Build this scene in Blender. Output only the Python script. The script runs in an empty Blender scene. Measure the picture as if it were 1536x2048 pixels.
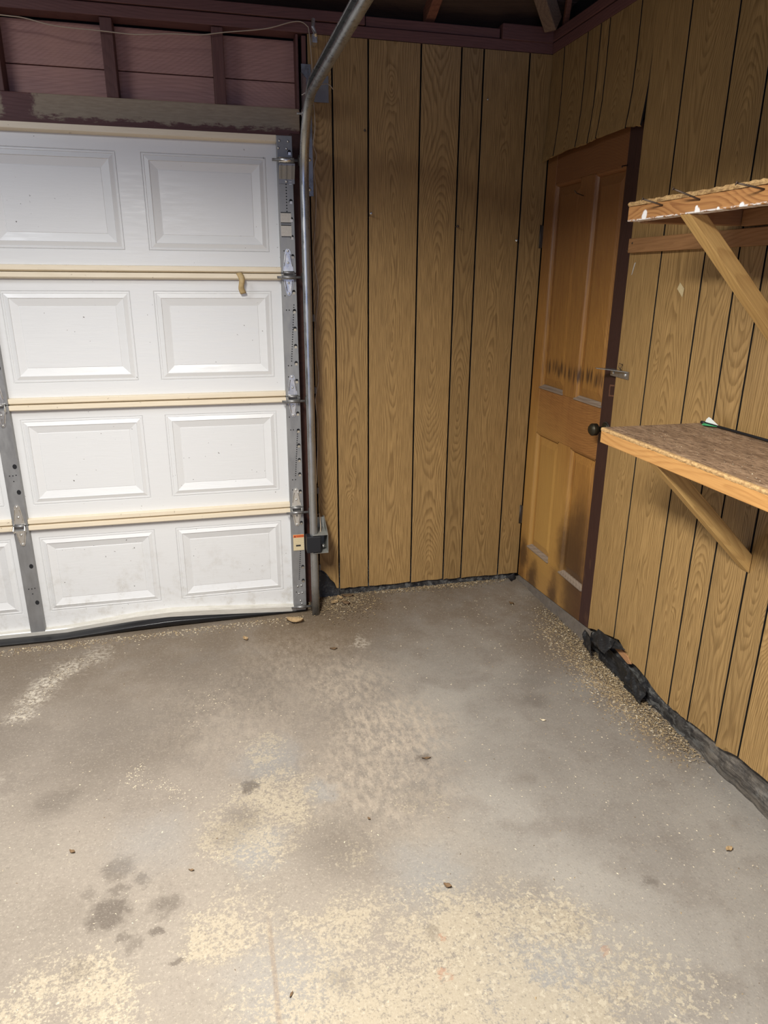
import bpy, bmesh, math, random
from mathutils import Vector, Matrix
random.seed(7)
PI = math.pi
SC = bpy.context.scene
COL = SC.collection

# ------------------------------------------------------------------ camera, world, lamps, exposure
def rot_rows(ya, pi_, ro):
    cy, sy, cp, sp = math.cos(ya), math.sin(ya), math.cos(pi_), math.sin(pi_)
    f = Vector((sy*cp, cy*cp, -sp)); r = Vector((cy, -sy, 0)); d = f.cross(r)
    c, s = math.cos(ro), math.sin(ro)
    return c*r + s*d, -s*r + c*d, f
CAMPOS = Vector((-1.5803, -3.3447, 1.6043))
r_, d_, f_ = rot_rows(0.2397, 0.3229, -0.0071)
cam = bpy.data.cameras.new('camera')
co = bpy.data.objects.new('camera', cam); COL.objects.link(co)
m3 = Matrix((r_, -d_, -f_)).transposed()
co.matrix_world = Matrix.Translation(CAMPOS) @ m3.to_4x4()
cam.sensor_fit = 'VERTICAL'; cam.sensor_height = 24.0; cam.sensor_width = 18.0
cam.lens = 1396.35/2048*24.0
cam.clip_start = 0.02
SC.camera = co

w = bpy.data.worlds.new('world'); SC.world = w; w.use_nodes = True
w.node_tree.nodes['Background'].inputs[0].default_value = (.55, .65, 1.0, 1)
w.node_tree.nodes['Background'].inputs[1].default_value = 0.35

def area(name, loc, sx, sy, power, color, target=None, spread=180):
    l = bpy.data.lights.new(name, 'AREA'); l.shape = 'RECTANGLE'; l.size = sx; l.size_y = sy
    l.energy = power; l.color = color; l.spread = math.radians(spread)
    o = bpy.data.objects.new(name, l); COL.objects.link(o); o.location = loc
    if target:
        o.rotation_euler = (Vector(target)-Vector(loc)).to_track_quat('-Z', 'Y').to_euler()
    return o
# twin tube shop light hanging below the rafters behind the camera, shining straight down
area('ceiling_lamp', (-1.95, -2.50, 2.42), .30, 1.2, 142, (1.0, .965, .90), None, 160)
# second bulb between the rafters on the left
area('left_ceiling_bulb', (-3.0, -1.7, 2.85), .8, .8, 29, (.93, .95, 1.0))
# unseen cool fill lamp, added behind the camera to lift the dim upper surfaces
area('cool_fill', (-1.9, -5.7, 1.3), 2.2, 2.0, 20, (.52, .62, 1.0), (-1.6, 0, .9))

vs = SC.view_settings
vs.view_transform = 'Standard'; vs.look = 'None'; vs.gamma = 1; vs.exposure = 0.0
vs.use_curve_mapping = False

# ------------------------------------------------------------------ helpers
def lin(c):
    c /= 255.0
    return c/12.92 if c <= .04045 else ((c+.055)/1.055)**2.4
def rgb(r, g, b):
    return (lin(r), lin(g), lin(b), 1)

class MB:
    def __init__(self): self.v = []; self.f = []
    def add(self, vs_, fs):
        b = len(self.v); self.v += [Vector(p) for p in vs_]; self.f += [tuple(i+b for i in q) for q in fs]; return self
    def box(self, x0, x1, y0, y1, z0, z1, M=None):
        p = [Vector((x, y, z)) for x in (x0, x1) for y in (y0, y1) for z in (z0, z1)]
        if M: p = [M @ q for q in p]
        return self.add(p, [(0,1,3,2),(4,6,7,5),(0,4,5,1),(2,3,7,6),(0,2,6,4),(1,5,7,3)])
    def prism(self, pts, fn):
        """pts 2-D outline, fn(u,v,side) -> 3-D with side 0/1"""
        n = len(pts)
        V = [fn(u, v, 0) for u, v in pts]+[fn(u, v, 1) for u, v in pts]
        F = [tuple(range(n)), tuple(range(2*n-1, n-1, -1))]+[(i, (i+1) % n, n+(i+1) % n, n+i) for i in range(n)]
        return self.add(V, F)
    def tube(self, P, r, n=8, cap=True):
        P = [Vector(p) for p in P]; V = []; F = []
        rr = r if isinstance(r, (list, tuple)) else [r]*len(P)
        up = Vector((0, 0, 1))
        for i, p in enumerate(P):
            t = (P[min(i+1, len(P)-1)]-P[max(i-1, 0)]).normalized()
            a = t.cross(up)
            if a.length < .1: a = t.cross(Vector((0, 1, 0)))
            a.normalize(); b = t.cross(a)
            for k in range(n):
                th = 2*PI*k/n
                V.append(p+rr[i]*(math.cos(th)*a+math.sin(th)*b))
        for i in range(len(P)-1):
            for k in range(n):
                F.append((i*n+k, i*n+(k+1) % n, (i+1)*n+(k+1) % n, (i+1)*n+k))
        if cap: F += [tuple(range(n)), tuple(range(len(P)*n-1, (len(P)-1)*n-1, -1))]
        return self.add(V, F)
    def lathe(self, prof, o, ax, n=20):
        """prof: (distance along axis, radius)"""
        o = Vector(o); ax = Vector(ax).normalized()
        a = ax.cross(Vector((0, 0, 1)))
        if a.length < .1: a = ax.cross(Vector((0, 1, 0)))
        a.normalize(); b = ax.cross(a); V = []; F = []
        for d, r in prof:
            for k in range(n):
                th = 2*PI*k/n
                V.append(o+ax*d+max(r, 1e-5)*(math.cos(th)*a+math.sin(th)*b))
        m = len(prof)
        for i in range(m-1):
            for k in range(n):
                F.append((i*n+k, i*n+(k+1) % n, (i+1)*n+(k+1) % n, (i+1)*n+k))
        F += [tuple(range(n)), tuple(range(m*n-1, (m-1)*n-1, -1))]
        return self.add(V, F)
    def grid(self, nu, nv, fn):
        V = [fn(i/(nu-1), j/(nv-1)) for j in range(nv) for i in range(nu)]
        F = [(j*nu+i, j*nu+i+1, (j+1)*nu+i+1, (j+1)*nu+i) for j in range(nv-1) for i in range(nu-1)]
        return self.add(V, F)
    def build(self, name, mat, parent=None, smooth=False, bevel=0, solid=0, origin=None, normals=True):
        o0 = Vector(origin) if origin else Vector((0, 0, 0))
        w0 = Vector((0, 0, 0)); q = parent
        while q: w0 += Vector(q.location); q = q.parent
        if not origin: o0 = w0
        me = bpy.data.meshes.new(name)
        me.from_pydata([p-o0 for p in self.v], [], self.f)
        if normals:
            bm = bmesh.new(); bm.from_mesh(me); bmesh.ops.recalc_face_normals(bm, faces=bm.faces); bm.to_mesh(me); bm.free()
        me.materials.append(mat)
        if smooth:
            me.polygons.foreach_set('use_smooth', [True]*len(me.polygons))
        o = bpy.data.objects.new(name, me); COL.objects.link(o)
        if parent: o.parent = parent
        o.location = o0-w0
        if solid:
            s = o.modifiers.new('solid', 'SOLIDIFY'); s.thickness = solid; s.offset = 0
        if bevel:
            b = o.modifiers.new('bevel', 'BEVEL'); b.width = bevel; b.segments = 2; b.limit_method = 'ANGLE'; b.angle_limit = .6
        return o

def tag(o, label, cat, group=None, kind=None):
    o['label'] = label; o['category'] = cat
    if group: o['group'] = group
    if kind: o['kind'] = kind
    return o
def empty(name, loc, label, cat, group=None, kind=None):
    o = bpy.data.objects.new(name, None); COL.objects.link(o); o.location = loc; o.empty_display_size = .05
    return tag(o, label, cat, group, kind)

# ------------------------------------------------------------------ node helpers
class N:
    def __init__(self, name, rough=.5, spec=.5, metal=0):
        self.m = bpy.data.materials.new(name); self.m.use_nodes = True
        self.t = self.m.node_tree; self.b = self.t.nodes['Principled BSDF']
        self.b.inputs['Roughness'].default_value = rough; self.b.inputs['Metallic'].default_value = metal
        self.b.inputs['Specular IOR Level'].default_value = spec
    def n(self, t, **k):
        x = self.t.nodes.new(t)
        for a, v in k.items(): setattr(x, a, v)
        return x
    def put(self, sock, v):
        if v is None: return
        if isinstance(v, bpy.types.NodeSocket): self.t.links.new(v, sock)
        else: sock.default_value = v
    def math(self, op, a, b=None, c=None, clamp=False):
        x = self.n('ShaderNodeMath', operation=op, use_clamp=clamp)
        for i, v in enumerate((a, b, c)): self.put(x.inputs[i], v)
        return x.outputs[0]
    def vm(self, op, a, b=None):
        x = self.n('ShaderNodeVectorMath', operation=op); self.put(x.inputs[0], a); self.put(x.inputs[1], b)
        return x.outputs['Value'] if op in ('DISTANCE', 'LENGTH', 'DOT_PRODUCT') else x.outputs[0]
    def pos(self): return self.n('ShaderNodeNewGeometry').outputs['Position']
    def obj(self): return self.n('ShaderNodeTexCoord').outputs['Object']
    def rnd(self): return self.n('ShaderNodeObjectInfo').outputs['Random']
    def sep(self, v): x = self.n('ShaderNodeSeparateXYZ'); self.put(x.inputs[0], v); return x.outputs[:3]
    def comb(self, x, y, z):
        c = self.n('ShaderNodeCombineXYZ'); self.put(c.inputs[0], x); self.put(c.inputs[1], y); self.put(c.inputs[2], z); return c.outputs[0]
    def mul(self, v, s): return self.vm('MULTIPLY', v, s)
    def noise(self, v, scale, detail=3, rough=.5, dist=0, dim='3D'):
        x = self.n('ShaderNodeTexNoise', noise_dimensions=dim)
        if dim == '1D': self.put(x.inputs['W'], v)
        else: self.put(x.inputs['Vector'], v)
        self.put(x.inputs['Scale'], scale); x.inputs['Detail'].default_value = detail; x.inputs['Roughness'].default_value = rough
        x.inputs['Distortion'].default_value = dist
        return x.outputs['Fac']
    def map(self, v, a, b, c=0.0, d=1.0, smooth=True):
        x = self.n('ShaderNodeMapRange', interpolation_type='SMOOTHSTEP' if smooth else 'LINEAR')
        self.put(x.inputs[0], v)
        for i, q in enumerate((a, b, c, d)): self.put(x.inputs[i+1], q)
        return x.outputs[0]
    def mix(self, f, a, b, mode='MIX'):
        x = self.n('ShaderNodeMix', data_type='RGBA', blend_type=mode)
        self.put(x.inputs[0], f); self.put(x.inputs[6], a); self.put(x.inputs[7], b); return x.outputs[2]
    def bump(self, h, s, d=.01):
        x = self.n('ShaderNodeBump'); self.put(x.inputs['Height'], h); x.inputs['Strength'].default_value = s; x.inputs['Distance'].default_value = d
        self.t.links.new(x.outputs[0], self.b.inputs['Normal'])
    def color(self, c): self.put(self.b.inputs['Base Color'], c)
    def rough(self, r): self.put(self.b.inputs['Roughness'], r)
    def blob(self, p, x, y, r, soft=.5, z=0):
        d = self.vm('DISTANCE', p, (x, y, z)); return self.map(d, r*(1+soft), r*(1-soft))

def plain(name, col, rough=.5, metal=0, var=.12, scale=30, spec=.5, bump=0):
    k = N(name, rough, spec, metal)
    f = k.noise(k.pos(), scale, 4, .6)
    k.color(k.mix(f, tuple(c*(1-var*2) for c in col[:3])+(1,), tuple(min(1, c*(1+var)) for c in col[:3])+(1,)))
    if bump: k.bump(f, bump, .004)
    return k.m

def wood(name, light, dark, along='z', spacing=.009, dvar=.28, zf=.55, fiber=.25, ring=.8, rough=.5, spec=.35, tone=.12, extra=None, coords='obj', warp=.006, bump=.15, knots=0):
    k = N(name, rough, spec)
    p = k.obj() if coords == 'obj' else k.pos()
    x, y, z = k.sep(p)
    u, wv, a = {'z': (x, y, z), 'y': (x, z, y), 'x': (y, z, x)}[along]
    rnd = k.rnd()
    a2 = k.math('ADD', a, k.math('MULTIPLY', rnd, 57.3))
    d = k.math('MULTIPLY', k.math('SUBTRACT', k.noise(a2, zf, 1, .4, dim='1D'), .47), dvar*2)
    cx = k.math('MULTIPLY', k.math('SUBTRACT', k.noise(k.math('ADD', a2, 31.7), zf*1.7, 1, .5, dim='1D'), .5), .07)
    v3 = k.comb(u, wv, k.math('MULTIPLY', a2, .25))
    wp = k.math('MULTIPLY', k.math('SUBTRACT', k.noise(v3, 22, 3, .55), .5), warp*2)
    d = k.math('ADD', d, k.math('MULTIPLY', k.math('SUBTRACT', k.noise(k.comb(k.math('MULTIPLY', u, 8), 0, k.math('MULTIPLY', a2, 1.9)), 1.0, 2, .5), .5), warp*5))
    uu = k.math('ADD', k.math('ADD', u, cx), wp)
    ww = k.math('ADD', d, wv)
    r = k.math('SQRT', k.math('ADD', k.math('MULTIPLY', uu, uu), k.math('MULTIPLY', ww, ww)))
    if knots:
        kp = k.comb(k.math('MULTIPLY', k.math('ADD', u, k.math('MULTIPLY', rnd, 3.1)), 7.0), 0, k.math('MULTIPLY', a2, 2.3))
        vo = k.n('ShaderNodeTexVoronoi', voronoi_dimensions='3D'); k.put(vo.inputs['Vector'], kp); vo.inputs['Scale'].default_value = 1.0
        kd = k.map(vo.outputs['Distance'], .34, .0)
        r = k.math('ADD', r, k.math('MULTIPLY', k.math('MULTIPLY', kd, kd), knots))
    ph = k.math('FRACT', k.math('ADD', k.math('DIVIDE', r, spacing), k.math('MULTIPLY', k.noise(k.comb(k.math('MULTIPLY', u, 34), k.math('MULTIPLY', wv, 34), k.math('MULTIPLY', a2, 2.5)), 1.0, 2, .6), .75)))
    # asymmetric ring: slow darkening, quick return
    rg = k.math('MULTIPLY', k.map(ph, .30, .85), k.map(ph, 1.0, .88))
    big = k.noise(k.comb(k.math('MULTIPLY', u, 3), wv, k.math('MULTIPLY', a2, .5)), 3.0, 2, .5)
    fb = k.noise(k.comb(k.math('MULTIPLY', u, 260), k.math('MULTIPLY', wv, 260), k.math('MULTIPLY', a2, 9)), 1.0, 3, .6)
    amt = k.math('MULTIPLY', rg, k.map(k.noise(k.comb(k.math('MULTIPLY', u, 90), k.math('MULTIPLY', wv, 90), k.math('MULTIPLY', a2, 6)), 1.0, 2, .6), .2, .75, ring*.35, ring))
    c = k.mix(amt, light, dark)
    c = k.mix(k.math('MULTIPLY', k.map(fb, .35, .7), fiber), c, tuple(q*.55 for q in dark[:3])+(1,))
    c = k.mix(k.map(big, .3, .7, 0, tone*2), c, tuple(q*.6 for q in light[:3])+(1,))
    tn = k.map(rnd, 0, 1, 1-tone, 1+tone, smooth=False)
    c = k.mix(1.0, c, k.comb(tn, tn, tn), 'MULTIPLY')
    if extra: c = extra(k, c)
    k.color(c)
    k.rough(k.map(amt, 0, 1, rough-.05, rough+.12))
    k.bump(k.math('SUBTRACT', fb, amt), bump, .002)
    return k.m

# ------------------------------------------------------------------ materials
M = {}
OL, OD = (.430, .270, .108, 1), (.225, .130, .045, 1)
M['panel'] = wood('oak_print_panel', OL, OD, 'z', spacing=.0072, dvar=.16, zf=.60, fiber=.55, ring=1.0, rough=.42, bump=.06, warp=.009, knots=.030)
M['panel_edge'] = wood('panel_core', (.36, .24, .12, 1), (.2, .12, .06, 1), 'z')
M['black_gap'] = plain('dark_wall_cavity', (.012, .011, .011), .9)
M['redwood'] = wood('red_stained_board', (.54, .30, .25, 1), (.32, .16, .132, 1), 'x', spacing=.016, dvar=.5, zf=.5, fiber=.3, ring=.4, rough=.6, coords='pos',
    extra=lambda k, c: k.mix(k.map(k.noise(k.pos(), 6, 3), .42, .75, 0, .5), c, (.58, .32, .24, 1)))
M['redstud'] = wood('red_stained_stud', (.16, .072, .060, 1), (.10, .045, .040, 1), 'z', spacing=.012, fiber=.3, ring=.4, rough=.6)
M['plate'] = wood('dark_red_plate', (.20, .090, .078, 1), (.11, .050, .045, 1), 'x', spacing=.012, fiber=.3, ring=.4, rough=.6, coords='pos')
M['plate_y'] = wood('dark_red_plate_side', (.20, .090, .078, 1), (.11, .050, .045, 1), 'y', spacing=.012, fiber=.3, ring=.4, rough=.6, coords='pos')
def header_extra(k, c):
    p = k.pos(); x, y, z = k.sep(p)
    n = k.math('MULTIPLY', k.math('SUBTRACT', k.noise(p, 14, 6, .75), .5), .10)
    n2 = k.math('MULTIPLY', k.math('SUBTRACT', k.noise(k.mul(p, (1, 1, 3)), 18, 5, .7), .5), .09)
    mx = k.map(k.math('ADD', x, k.math('MULTIPLY', n, 1.6)), -2.215, -2.185)
    mz = k.map(k.math('ADD', z, n2), 2.196, 2.212)
    mx2 = k.map(k.math('ADD', x, n), -2.30, -2.315)
    m = k.math('MULTIPLY', k.math('MAXIMUM', mx, mx2), mz)
    st = k.noise(k.mul(p, (2, 1, 14)), 9, 4, .6)
    return k.mix(k.math('MULTIPLY', m, .93), c, k.mix(st, (.25, .185, .12, 1), (.52, .42, .29, 1)))
M['header'] = wood('header_with_bare_patch', (.15, .065, .058, 1), (.095, .042, .04, 1), 'x', spacing=.014, fiber=.3, ring=.4, rough=.65, coords='pos', extra=header_extra)
M['roofdeck'] = wood('dark_roof_board', (.10, .060, .040, 1), (.055, .033, .025, 1), 'x', spacing=.014, fiber=.3, ring=.4, rough=.8, coords='pos')
M['rafter'] = wood('grey_brown_rafter', (.26, .17, .11, 1), (.12, .075, .05, 1), 'y', spacing=.012, fiber=.3, ring=.5, rough=.7)
M['rafter_red'] = wood('reddish_rafter', (.26, .105, .06, 1), (.13, .05, .035, 1), 'y', spacing=.012, fiber=.3, ring=.5, rough=.7)

def white_paint(name, dirt):
    k = N(name, .38, .5)
    p = k.pos(); x, y, z = k.sep(p)
    g = k.noise(k.mul(p, (14, 30, 130)), 1.0, 4, .65)
    sp = k.noise(p, 75, 2, .5)
    spots = k.math('MULTIPLY', k.map(sp, .735, .76), k.map(k.noise(p, 5, 2), .45, .6))
    low = k.map(z, .55, .0)
    sm = k.math('MULTIPLY', k.map(k.noise(k.mul(p, (1, 1, 1)), 9, 6, .75), .48, .75), low)
    c = k.mix(k.math('MULTIPLY', sm, dirt), (.71, .715, .71, 1), (.42, .38, .31, 1))
    c = k.mix(k.math('MULTIPLY', spots, .85), c, (.10, .085, .07, 1))
    k.color(c)
    k.rough(k.map(k.noise(k.mul(p, (3, 3, 22)), 3, 4, .6), .35, .65, .30, .48))
    k.bump(g, .22, .0022)
    return k.m
M['white'] = white_paint('white_embossed_steel', .75)
k = N('cream_primer', .45)
p = k.pos(); nz = k.noise(k.mul(p, (6, 20, 60)), 1.5, 4, .7)
k.color(k.mix(k.map(k.noise(p, 60, 4, .7), .66, .72), k.mix(nz, (.68, .58, .42, 1), (.84, .75, .59, 1)), (.25, .19, .12, 1))); k.bump(nz, .1, .002)
M['cream'] = k.m
k = N('bottom_rail_scuffed', .35, .5, .35)
p = k.pos(); nz = k.noise(k.mul(p, (8, 20, 60)), 2.0, 4, .7)
k.color(k.mix(nz, (.50, .47, .40, 1), (.88, .86, .80, 1))); k.bump(nz, .15, .002)
M['bottom_rail'] = k.m
def metal(name, a, b, rough, scale=40, met=.9):
    k = N(name, rough, .5, met)
    p = k.pos(); f = k.noise(k.mul(p, (1, 1, .35)), scale, 5, .65)
    k.color(k.mix(f, a, b)); k.rough(k.map(f, .3, .7, rough-.08, rough+.1)); k.bump(f, .05, .001)
    return k.m
M['stile'] = metal('galvanised_stile', (.20, .20, .20, 1), (.37, .37, .365, 1), .50, 30, .5)
M['galv'] = metal('galvanised_track', (.30, .315, .32, 1), (.50, .51, .51, 1), .30, 35, .85)
M['zinc'] = metal('bright_zinc', (.62, .61, .57, 1), (.85, .84, .80, 1), .30, 60, .9)
M['dull_steel'] = metal('dull_steel', (.20, .20, .20, 1), (.36, .35, .34, 1), .45, 50, .8)
M['iron'] = metal('dark_iron', (.05, .045, .04, 1), (.12, .10, .085, 1), .5, 60, .7)
M['nail'] = metal('brown_nail', (.07, .05, .035, 1), (.16, .11, .08, 1), .5, 80, .5)
M['knob'] = metal('aged_brass_knob', (.025, .022, .016, 1), (.075, .065, .04, 1), .40, 40, .7)
M['hole'] = plain('punched_hole_shadow', (.012, .012, .014), .9)
M['rubber'] = plain('black_rubber_seal', (.012, .012, .014), .28, 0, .3, 20)
M['black_plastic'] = plain('matte_black_plastic', (.009, .010, .013), .6)
M['grey_plastic'] = plain('grey_sheet_metal', (.33, .33, .30), .5, .3, .2, 40)
M['wire'] = plain('tan_bell_wire', (.55, .44, .32), .55)
M['wire_white'] = plain('pale_wire', (.60, .56, .50), .5)
M['jamb'] = wood('dark_brown_jamb', (.085, .035, .025, 1), (.045, .02, .016, 1), 'z', spacing=.012, fiber=.3, ring=.5, rough=.6)

# shelf lumber
PL, PD = (.55, .29, .095, 1), (.32, .135, .035, 1)
def paintspots(k, c):
    p = k.pos(); x, y, z = k.sep(p)
    pts = [(-1.475, 1.772, .011), (-1.477, 1.780, .009), (-1.972, 1.773, .012), (-1.975, 1.784, .011), (-1.968, 1.790, .008), (-1.703, 1.766, .010), (-1.699, 1.776, .005), (-1.78, 1.765, .006), (-1.86, 1.766, .008)]
    m = None
    pj = k.comb(-.3, k.math('ADD', y, k.math('MULTIPLY', k.math('SUBTRACT', k.noise(p, 90, 2), .5), .006)), z)
    for (yy, zz, r) in pts:
        b = k.blob(pj, -.3, yy, r, .25, zz); m = b if m is None else k.math('MAXIMUM', m, b)
    edge = k.math('MULTIPLY', k.map(z, 1.7695, 1.7655), k.map(k.noise(k.mul(p, (1, 1, 3)), 45, 4, .7), .44, .52))
    m = k.math('MAXIMUM', m, k.math('MULTIPLY', edge, .9))
    return k.mix(m, c, (.86, .84, .82, 1))
M['fir_front_upper'] = wood('fir_front_with_paint_drips', (.50, .245, .085, 1), (.26, .10, .03, 1), 'y', spacing=.010, dvar=.10, zf=2.0, fiber=.25, ring=.95, rough=.55, coords='obj', extra=paintspots)
M['fir_y'] = wood('fir_lumber_long', PL, PD, 'y', spacing=.013, dvar=.12, zf=.9, fiber=.2, ring=.55, rough=.55)
M['fir_dark_y'] = wood('aged_fir_rail', (.40, .205, .085, 1), (.24, .11, .04, 1), 'y', spacing=.012, dvar=.12, zf=.9, fiber=.25, ring=.5, rough=.6)
M['fir_brace'] = wood('yellow_fir_brace', (.66, .42, .155, 1), (.42, .23, .075, 1), 'z', spacing=.014, dvar=.12, zf=.9, fiber=.25, ring=.6, rough=.55)
M['fir_arm'] = wood('dark_fir_arm', (.36, .19, .085, 1), (.22, .10, .04, 1), 'x', spacing=.012, dvar=.12, zf=.9, fiber=.25, ring=.5, rough=.6)
k = N('chipboard_edge', .8)
p = k.pos(); a = k.noise(k.mul(p, (1, .6, 1)), 160, 5, .75); b = k.noise(p, 60, 3, .6)
k.color(k.mix(k.map(a, .35, .7), k.mix(b, (.66, .46, .22, 1), (.54, .32, .12, 1)), (.30, .17, .07, 1))); k.bump(a, .8, .004)
M['chip_edge'] = k.m
k = N('weathered_chipboard_top', .65, .4)
p = k.pos(); x, y, z = k.sep(p)
fl = k.noise(k.mul(p, (26, 9, 1)), 1.0, 5, .7, .8)
fl2 = k.noise(k.mul(p, (110, 30, 1)), 1.0, 4, .7, .3)
c = k.mix(k.map(fl, .3, .7), (.20, .125, .075, 1), (.36, .24, .15, 1))
c = k.mix(k.map(fl2, .45, .68, 0, .85), c, (.085, .050, .032, 1))
fl3 = k.noise(k.mul(p, (60, 14, 1)), 1.0, 3, .6, 1.2)
c = k.mix(k.map(fl3, .56, .70, 0, .55), c, (.46, .33, .22, 1))
c = k.mix(k.math('MULTIPLY', k.map(k.noise(p, 150, 2), .66, .72), .9), c, (.03, .025, .02, 1))
c = k.mix(k.map(k.noise(p, 120, 2), .70, .75), c, (.75, .6, .42, 1))
k.color(c); k.bump(k.math('ADD', fl, fl2), .2, .003)
M['chip_top'] = k.m

# door wood
def door_extra(k, c):
    p = k.pos(); x, y, z = k.sep(p)
    pw = k.vm('ADD', p, k.mul(k.vm('SUBTRACT', k.comb(k.noise(p, 9, 4, .7), k.noise(k.vm('ADD', p, (3.3, 1, 0)), 9, 4, .7), k.noise(k.vm('ADD', p, (7.3, 4, 0)), 4, 4, .7)), (.5, .5, .5)), (.0, .10, .22)))
    ps = k.mul(pw, (0, 1, .42))
    def bl(yy, zz, r, s=.5): return k.blob(ps, 0, yy, r, s, zz*.42)
    # redder and darker toward the top
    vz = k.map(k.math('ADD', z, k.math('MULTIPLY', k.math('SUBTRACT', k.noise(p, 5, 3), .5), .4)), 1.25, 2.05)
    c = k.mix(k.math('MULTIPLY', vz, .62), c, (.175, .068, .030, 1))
    c = k.mix(k.math('MULTIPLY', k.map(k.noise(k.mul(p, (6, 14, 2)), 2.0, 4, .6), .45, .75), .35), c, (.20, .075, .026, 1))
    # warm bare patches
    for (yy, zz, r) in ((-.12, .55, .16), (-.33, .50, .15), (-.25, .13, .13), (-.5, .10, .10)):
        c = k.mix(k.math('MULTIPLY', bl(yy, zz, r, .6), .55), c, (.53, .31, .088, 1))
    # dark water stains low on the door
    for (yy, zz, r, s) in ((-.60, .45, .085, .8), (-.50, .36, .07, .7), (-.045, .17, .045, .6), (-.62, .14, .10, .5), (-.42, .06, .05, .6), (-.18, .025, .05, .5)):
        c = k.mix(k.math('MULTIPLY', bl(yy, zz, r, s), .8), c, (.060, .030, .016, 1))
    # zig-zag run marks above the middle rail
    yn = k.noise(k.comb(0, k.math('MULTIPLY', y, 75), k.math('MULTIPLY', z, 3)), 1.0, 3, .8)
    zc = k.math('ADD', z, k.math('MULTIPLY', k.math('SUBTRACT', yn, .5), .14))
    band = k.math('MULTIPLY', k.map(zc, 1.155, 1.185), k.map(zc, 1.245, 1.205))
    band = k.math('MULTIPLY', band, k.map(k.noise(k.comb(0, k.math('MULTIPLY', y, 40), 0), 1.0, 2), .40, .58))
    band = k.math('MULTIPLY', band, k.map(y, -.11, -.16))
    c = k.mix(k.math('MULTIPLY', band, .85), c, (.035, .018, .012, 1))
    return c
DL, DD = (.42, .208, .052, 1), (.24, .100, .026, 1)
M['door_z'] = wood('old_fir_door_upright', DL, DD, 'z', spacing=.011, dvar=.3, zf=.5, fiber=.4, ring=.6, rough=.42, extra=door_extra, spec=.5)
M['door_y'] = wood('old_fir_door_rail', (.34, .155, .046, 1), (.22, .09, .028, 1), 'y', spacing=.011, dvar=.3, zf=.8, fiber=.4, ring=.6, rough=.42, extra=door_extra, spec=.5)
M['door_dark'] = wood('dark_stained_stile', (.052, .024, .020, 1), (.028, .014, .014, 1), 'z', spacing=.012, dvar=.5, zf=.4, fiber=.3, ring=.4, rough=.45,
    extra=lambda k, c: k.mix(k.math('MULTIPLY', k.map(k.noise(k.mul(k.pos(), (4, 4, 1)), 5, 4, .7), .55, .72), k.map(k.sep(k.pos())[2], .95, .5)), c, (.10, .05, .03, 1)))
M['door_sill'] = wood('grey_worn_bead', (.32, .25, .19, 1), (.2, .15, .11, 1), 'y', spacing=.01, rough=.6)
M['mark'] = plain('old_latch_mark', (.17, .075, .045), .6, 0, .3, 60)

# black tar strip / curb
k = N('tarred_curb', .55, .4)
p = k.pos(); a = k.noise(p, 22, 6, .7); b = k.noise(k.mul(p, (3, 1, 3)), 12, 5, .7)
c = k.mix(k.map(a, .35, .65), (.014, .014, .016, 1), (.065, .062, .058, 1))
g = k.map(b, .50, .60)
yy = k.sep(p)[1]
far = k.map(yy, -1.40, -1.70)
str_ = k.noise(k.mul(p, (40, 3, 40)), 1.0, 5, .7)
c = k.mix(k.math('MULTIPLY', g, .8), c, (.17, .17, .16, 1))
c = k.mix(k.math('MULTIPLY', far, k.map(a, .3, .6, .35, .95)), c, k.mix(k.map(str_, .38, .62), (.045, .038, .032, 1), (.20, .175, .145, 1)))
k.color(c); k.bump(a, .7, .01)
M['tar'] = k.m
k = N('threshold_dusty', .8)
p = k.pos(); a = k.noise(p, 30, 5, .7)
k.color(k.mix(a, (.08, .072, .066, 1), (.24, .20, .16, 1))); k.bump(a, .4, .006)
M['threshold'] = k.m
k = N('tar_paper', .38, .5)
p = k.pos(); a = k.noise(p, 40, 5, .7)
k.color(k.mix(k.map(a, .5, .75), (.012, .013, .015, 1), (.075, .075, .075, 1))); k.bump(a, .4, .006)
M['tarpaper'] = k.m
M['splinter'] = wood('torn_panel_splinter', (.42, .22, .10, 1), (.24, .11, .05, 1), 'y', spacing=.008, rough=.8)
M['chip_tan'] = plain('tan_sawdust', (.42, .31, .17), .9, 0, .35, 180)
M['chip_pale'] = plain('pale_wood_chip', (.72, .62, .44), .8, 0, .25, 180)
M['leaf'] = plain('dry_brown_leaf', (.16, .095, .045), .8, 0, .35, 90)
M['leaf_tan'] = plain('tan_dry_husk', (.45, .31, .16), .8, 0, .35, 90)
M['dirt'] = plain('brown_floor_dirt', (.20, .145, .09), .95, 0, .35, 120, bump=.6)
M['tape'] = plain('yellowed_masking_tape', (.55, .40, .19), .6, 0, .2, 60)
M['tape_pale'] = plain('pale_tape_scrap', (.62, .50, .28), .6, 0, .12, 60)
M['paper'] = None

# concrete floor --------------------------------------------------
k = N('worn_painted_concrete', .75, .3)
p = k.pos(); x, y, z = k.sep(p)
nA = k.noise(p, 1.6, 4, .55); nB = k.noise(p, 7, 5, .6); nC = k.noise(p, 60, 6, .75); nD = k.noise(p, 150, 4, .7)
pw = k.vm('ADD', p, k.mul(k.vm('SUBTRACT', k.comb(k.noise(p, 11, 5, .7), k.noise(k.vm('ADD', p, (5.1, 2, 0)), 11, 5, .7), 0), (.5, .5, 0)), (.22, .22, 0)))
pw2 = k.vm('ADD', p, k.mul(k.vm('SUBTRACT', k.comb(k.noise(p, 24, 4, .7), k.noise(k.vm('ADD', p, (5.1, 2, 0)), 24, 4, .7), 0), (.5, .5, 0)), (.10, .10, 0)))
def reg(lst, src=pw):
    m = None
    for (bx, by, r, s, amt) in lst:
        b = k.math('MULTIPLY', k.blob(src, bx, by, r, s), amt)
        m = b if m is None else k.math('MAXIMUM', m, b)
    return m
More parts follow.
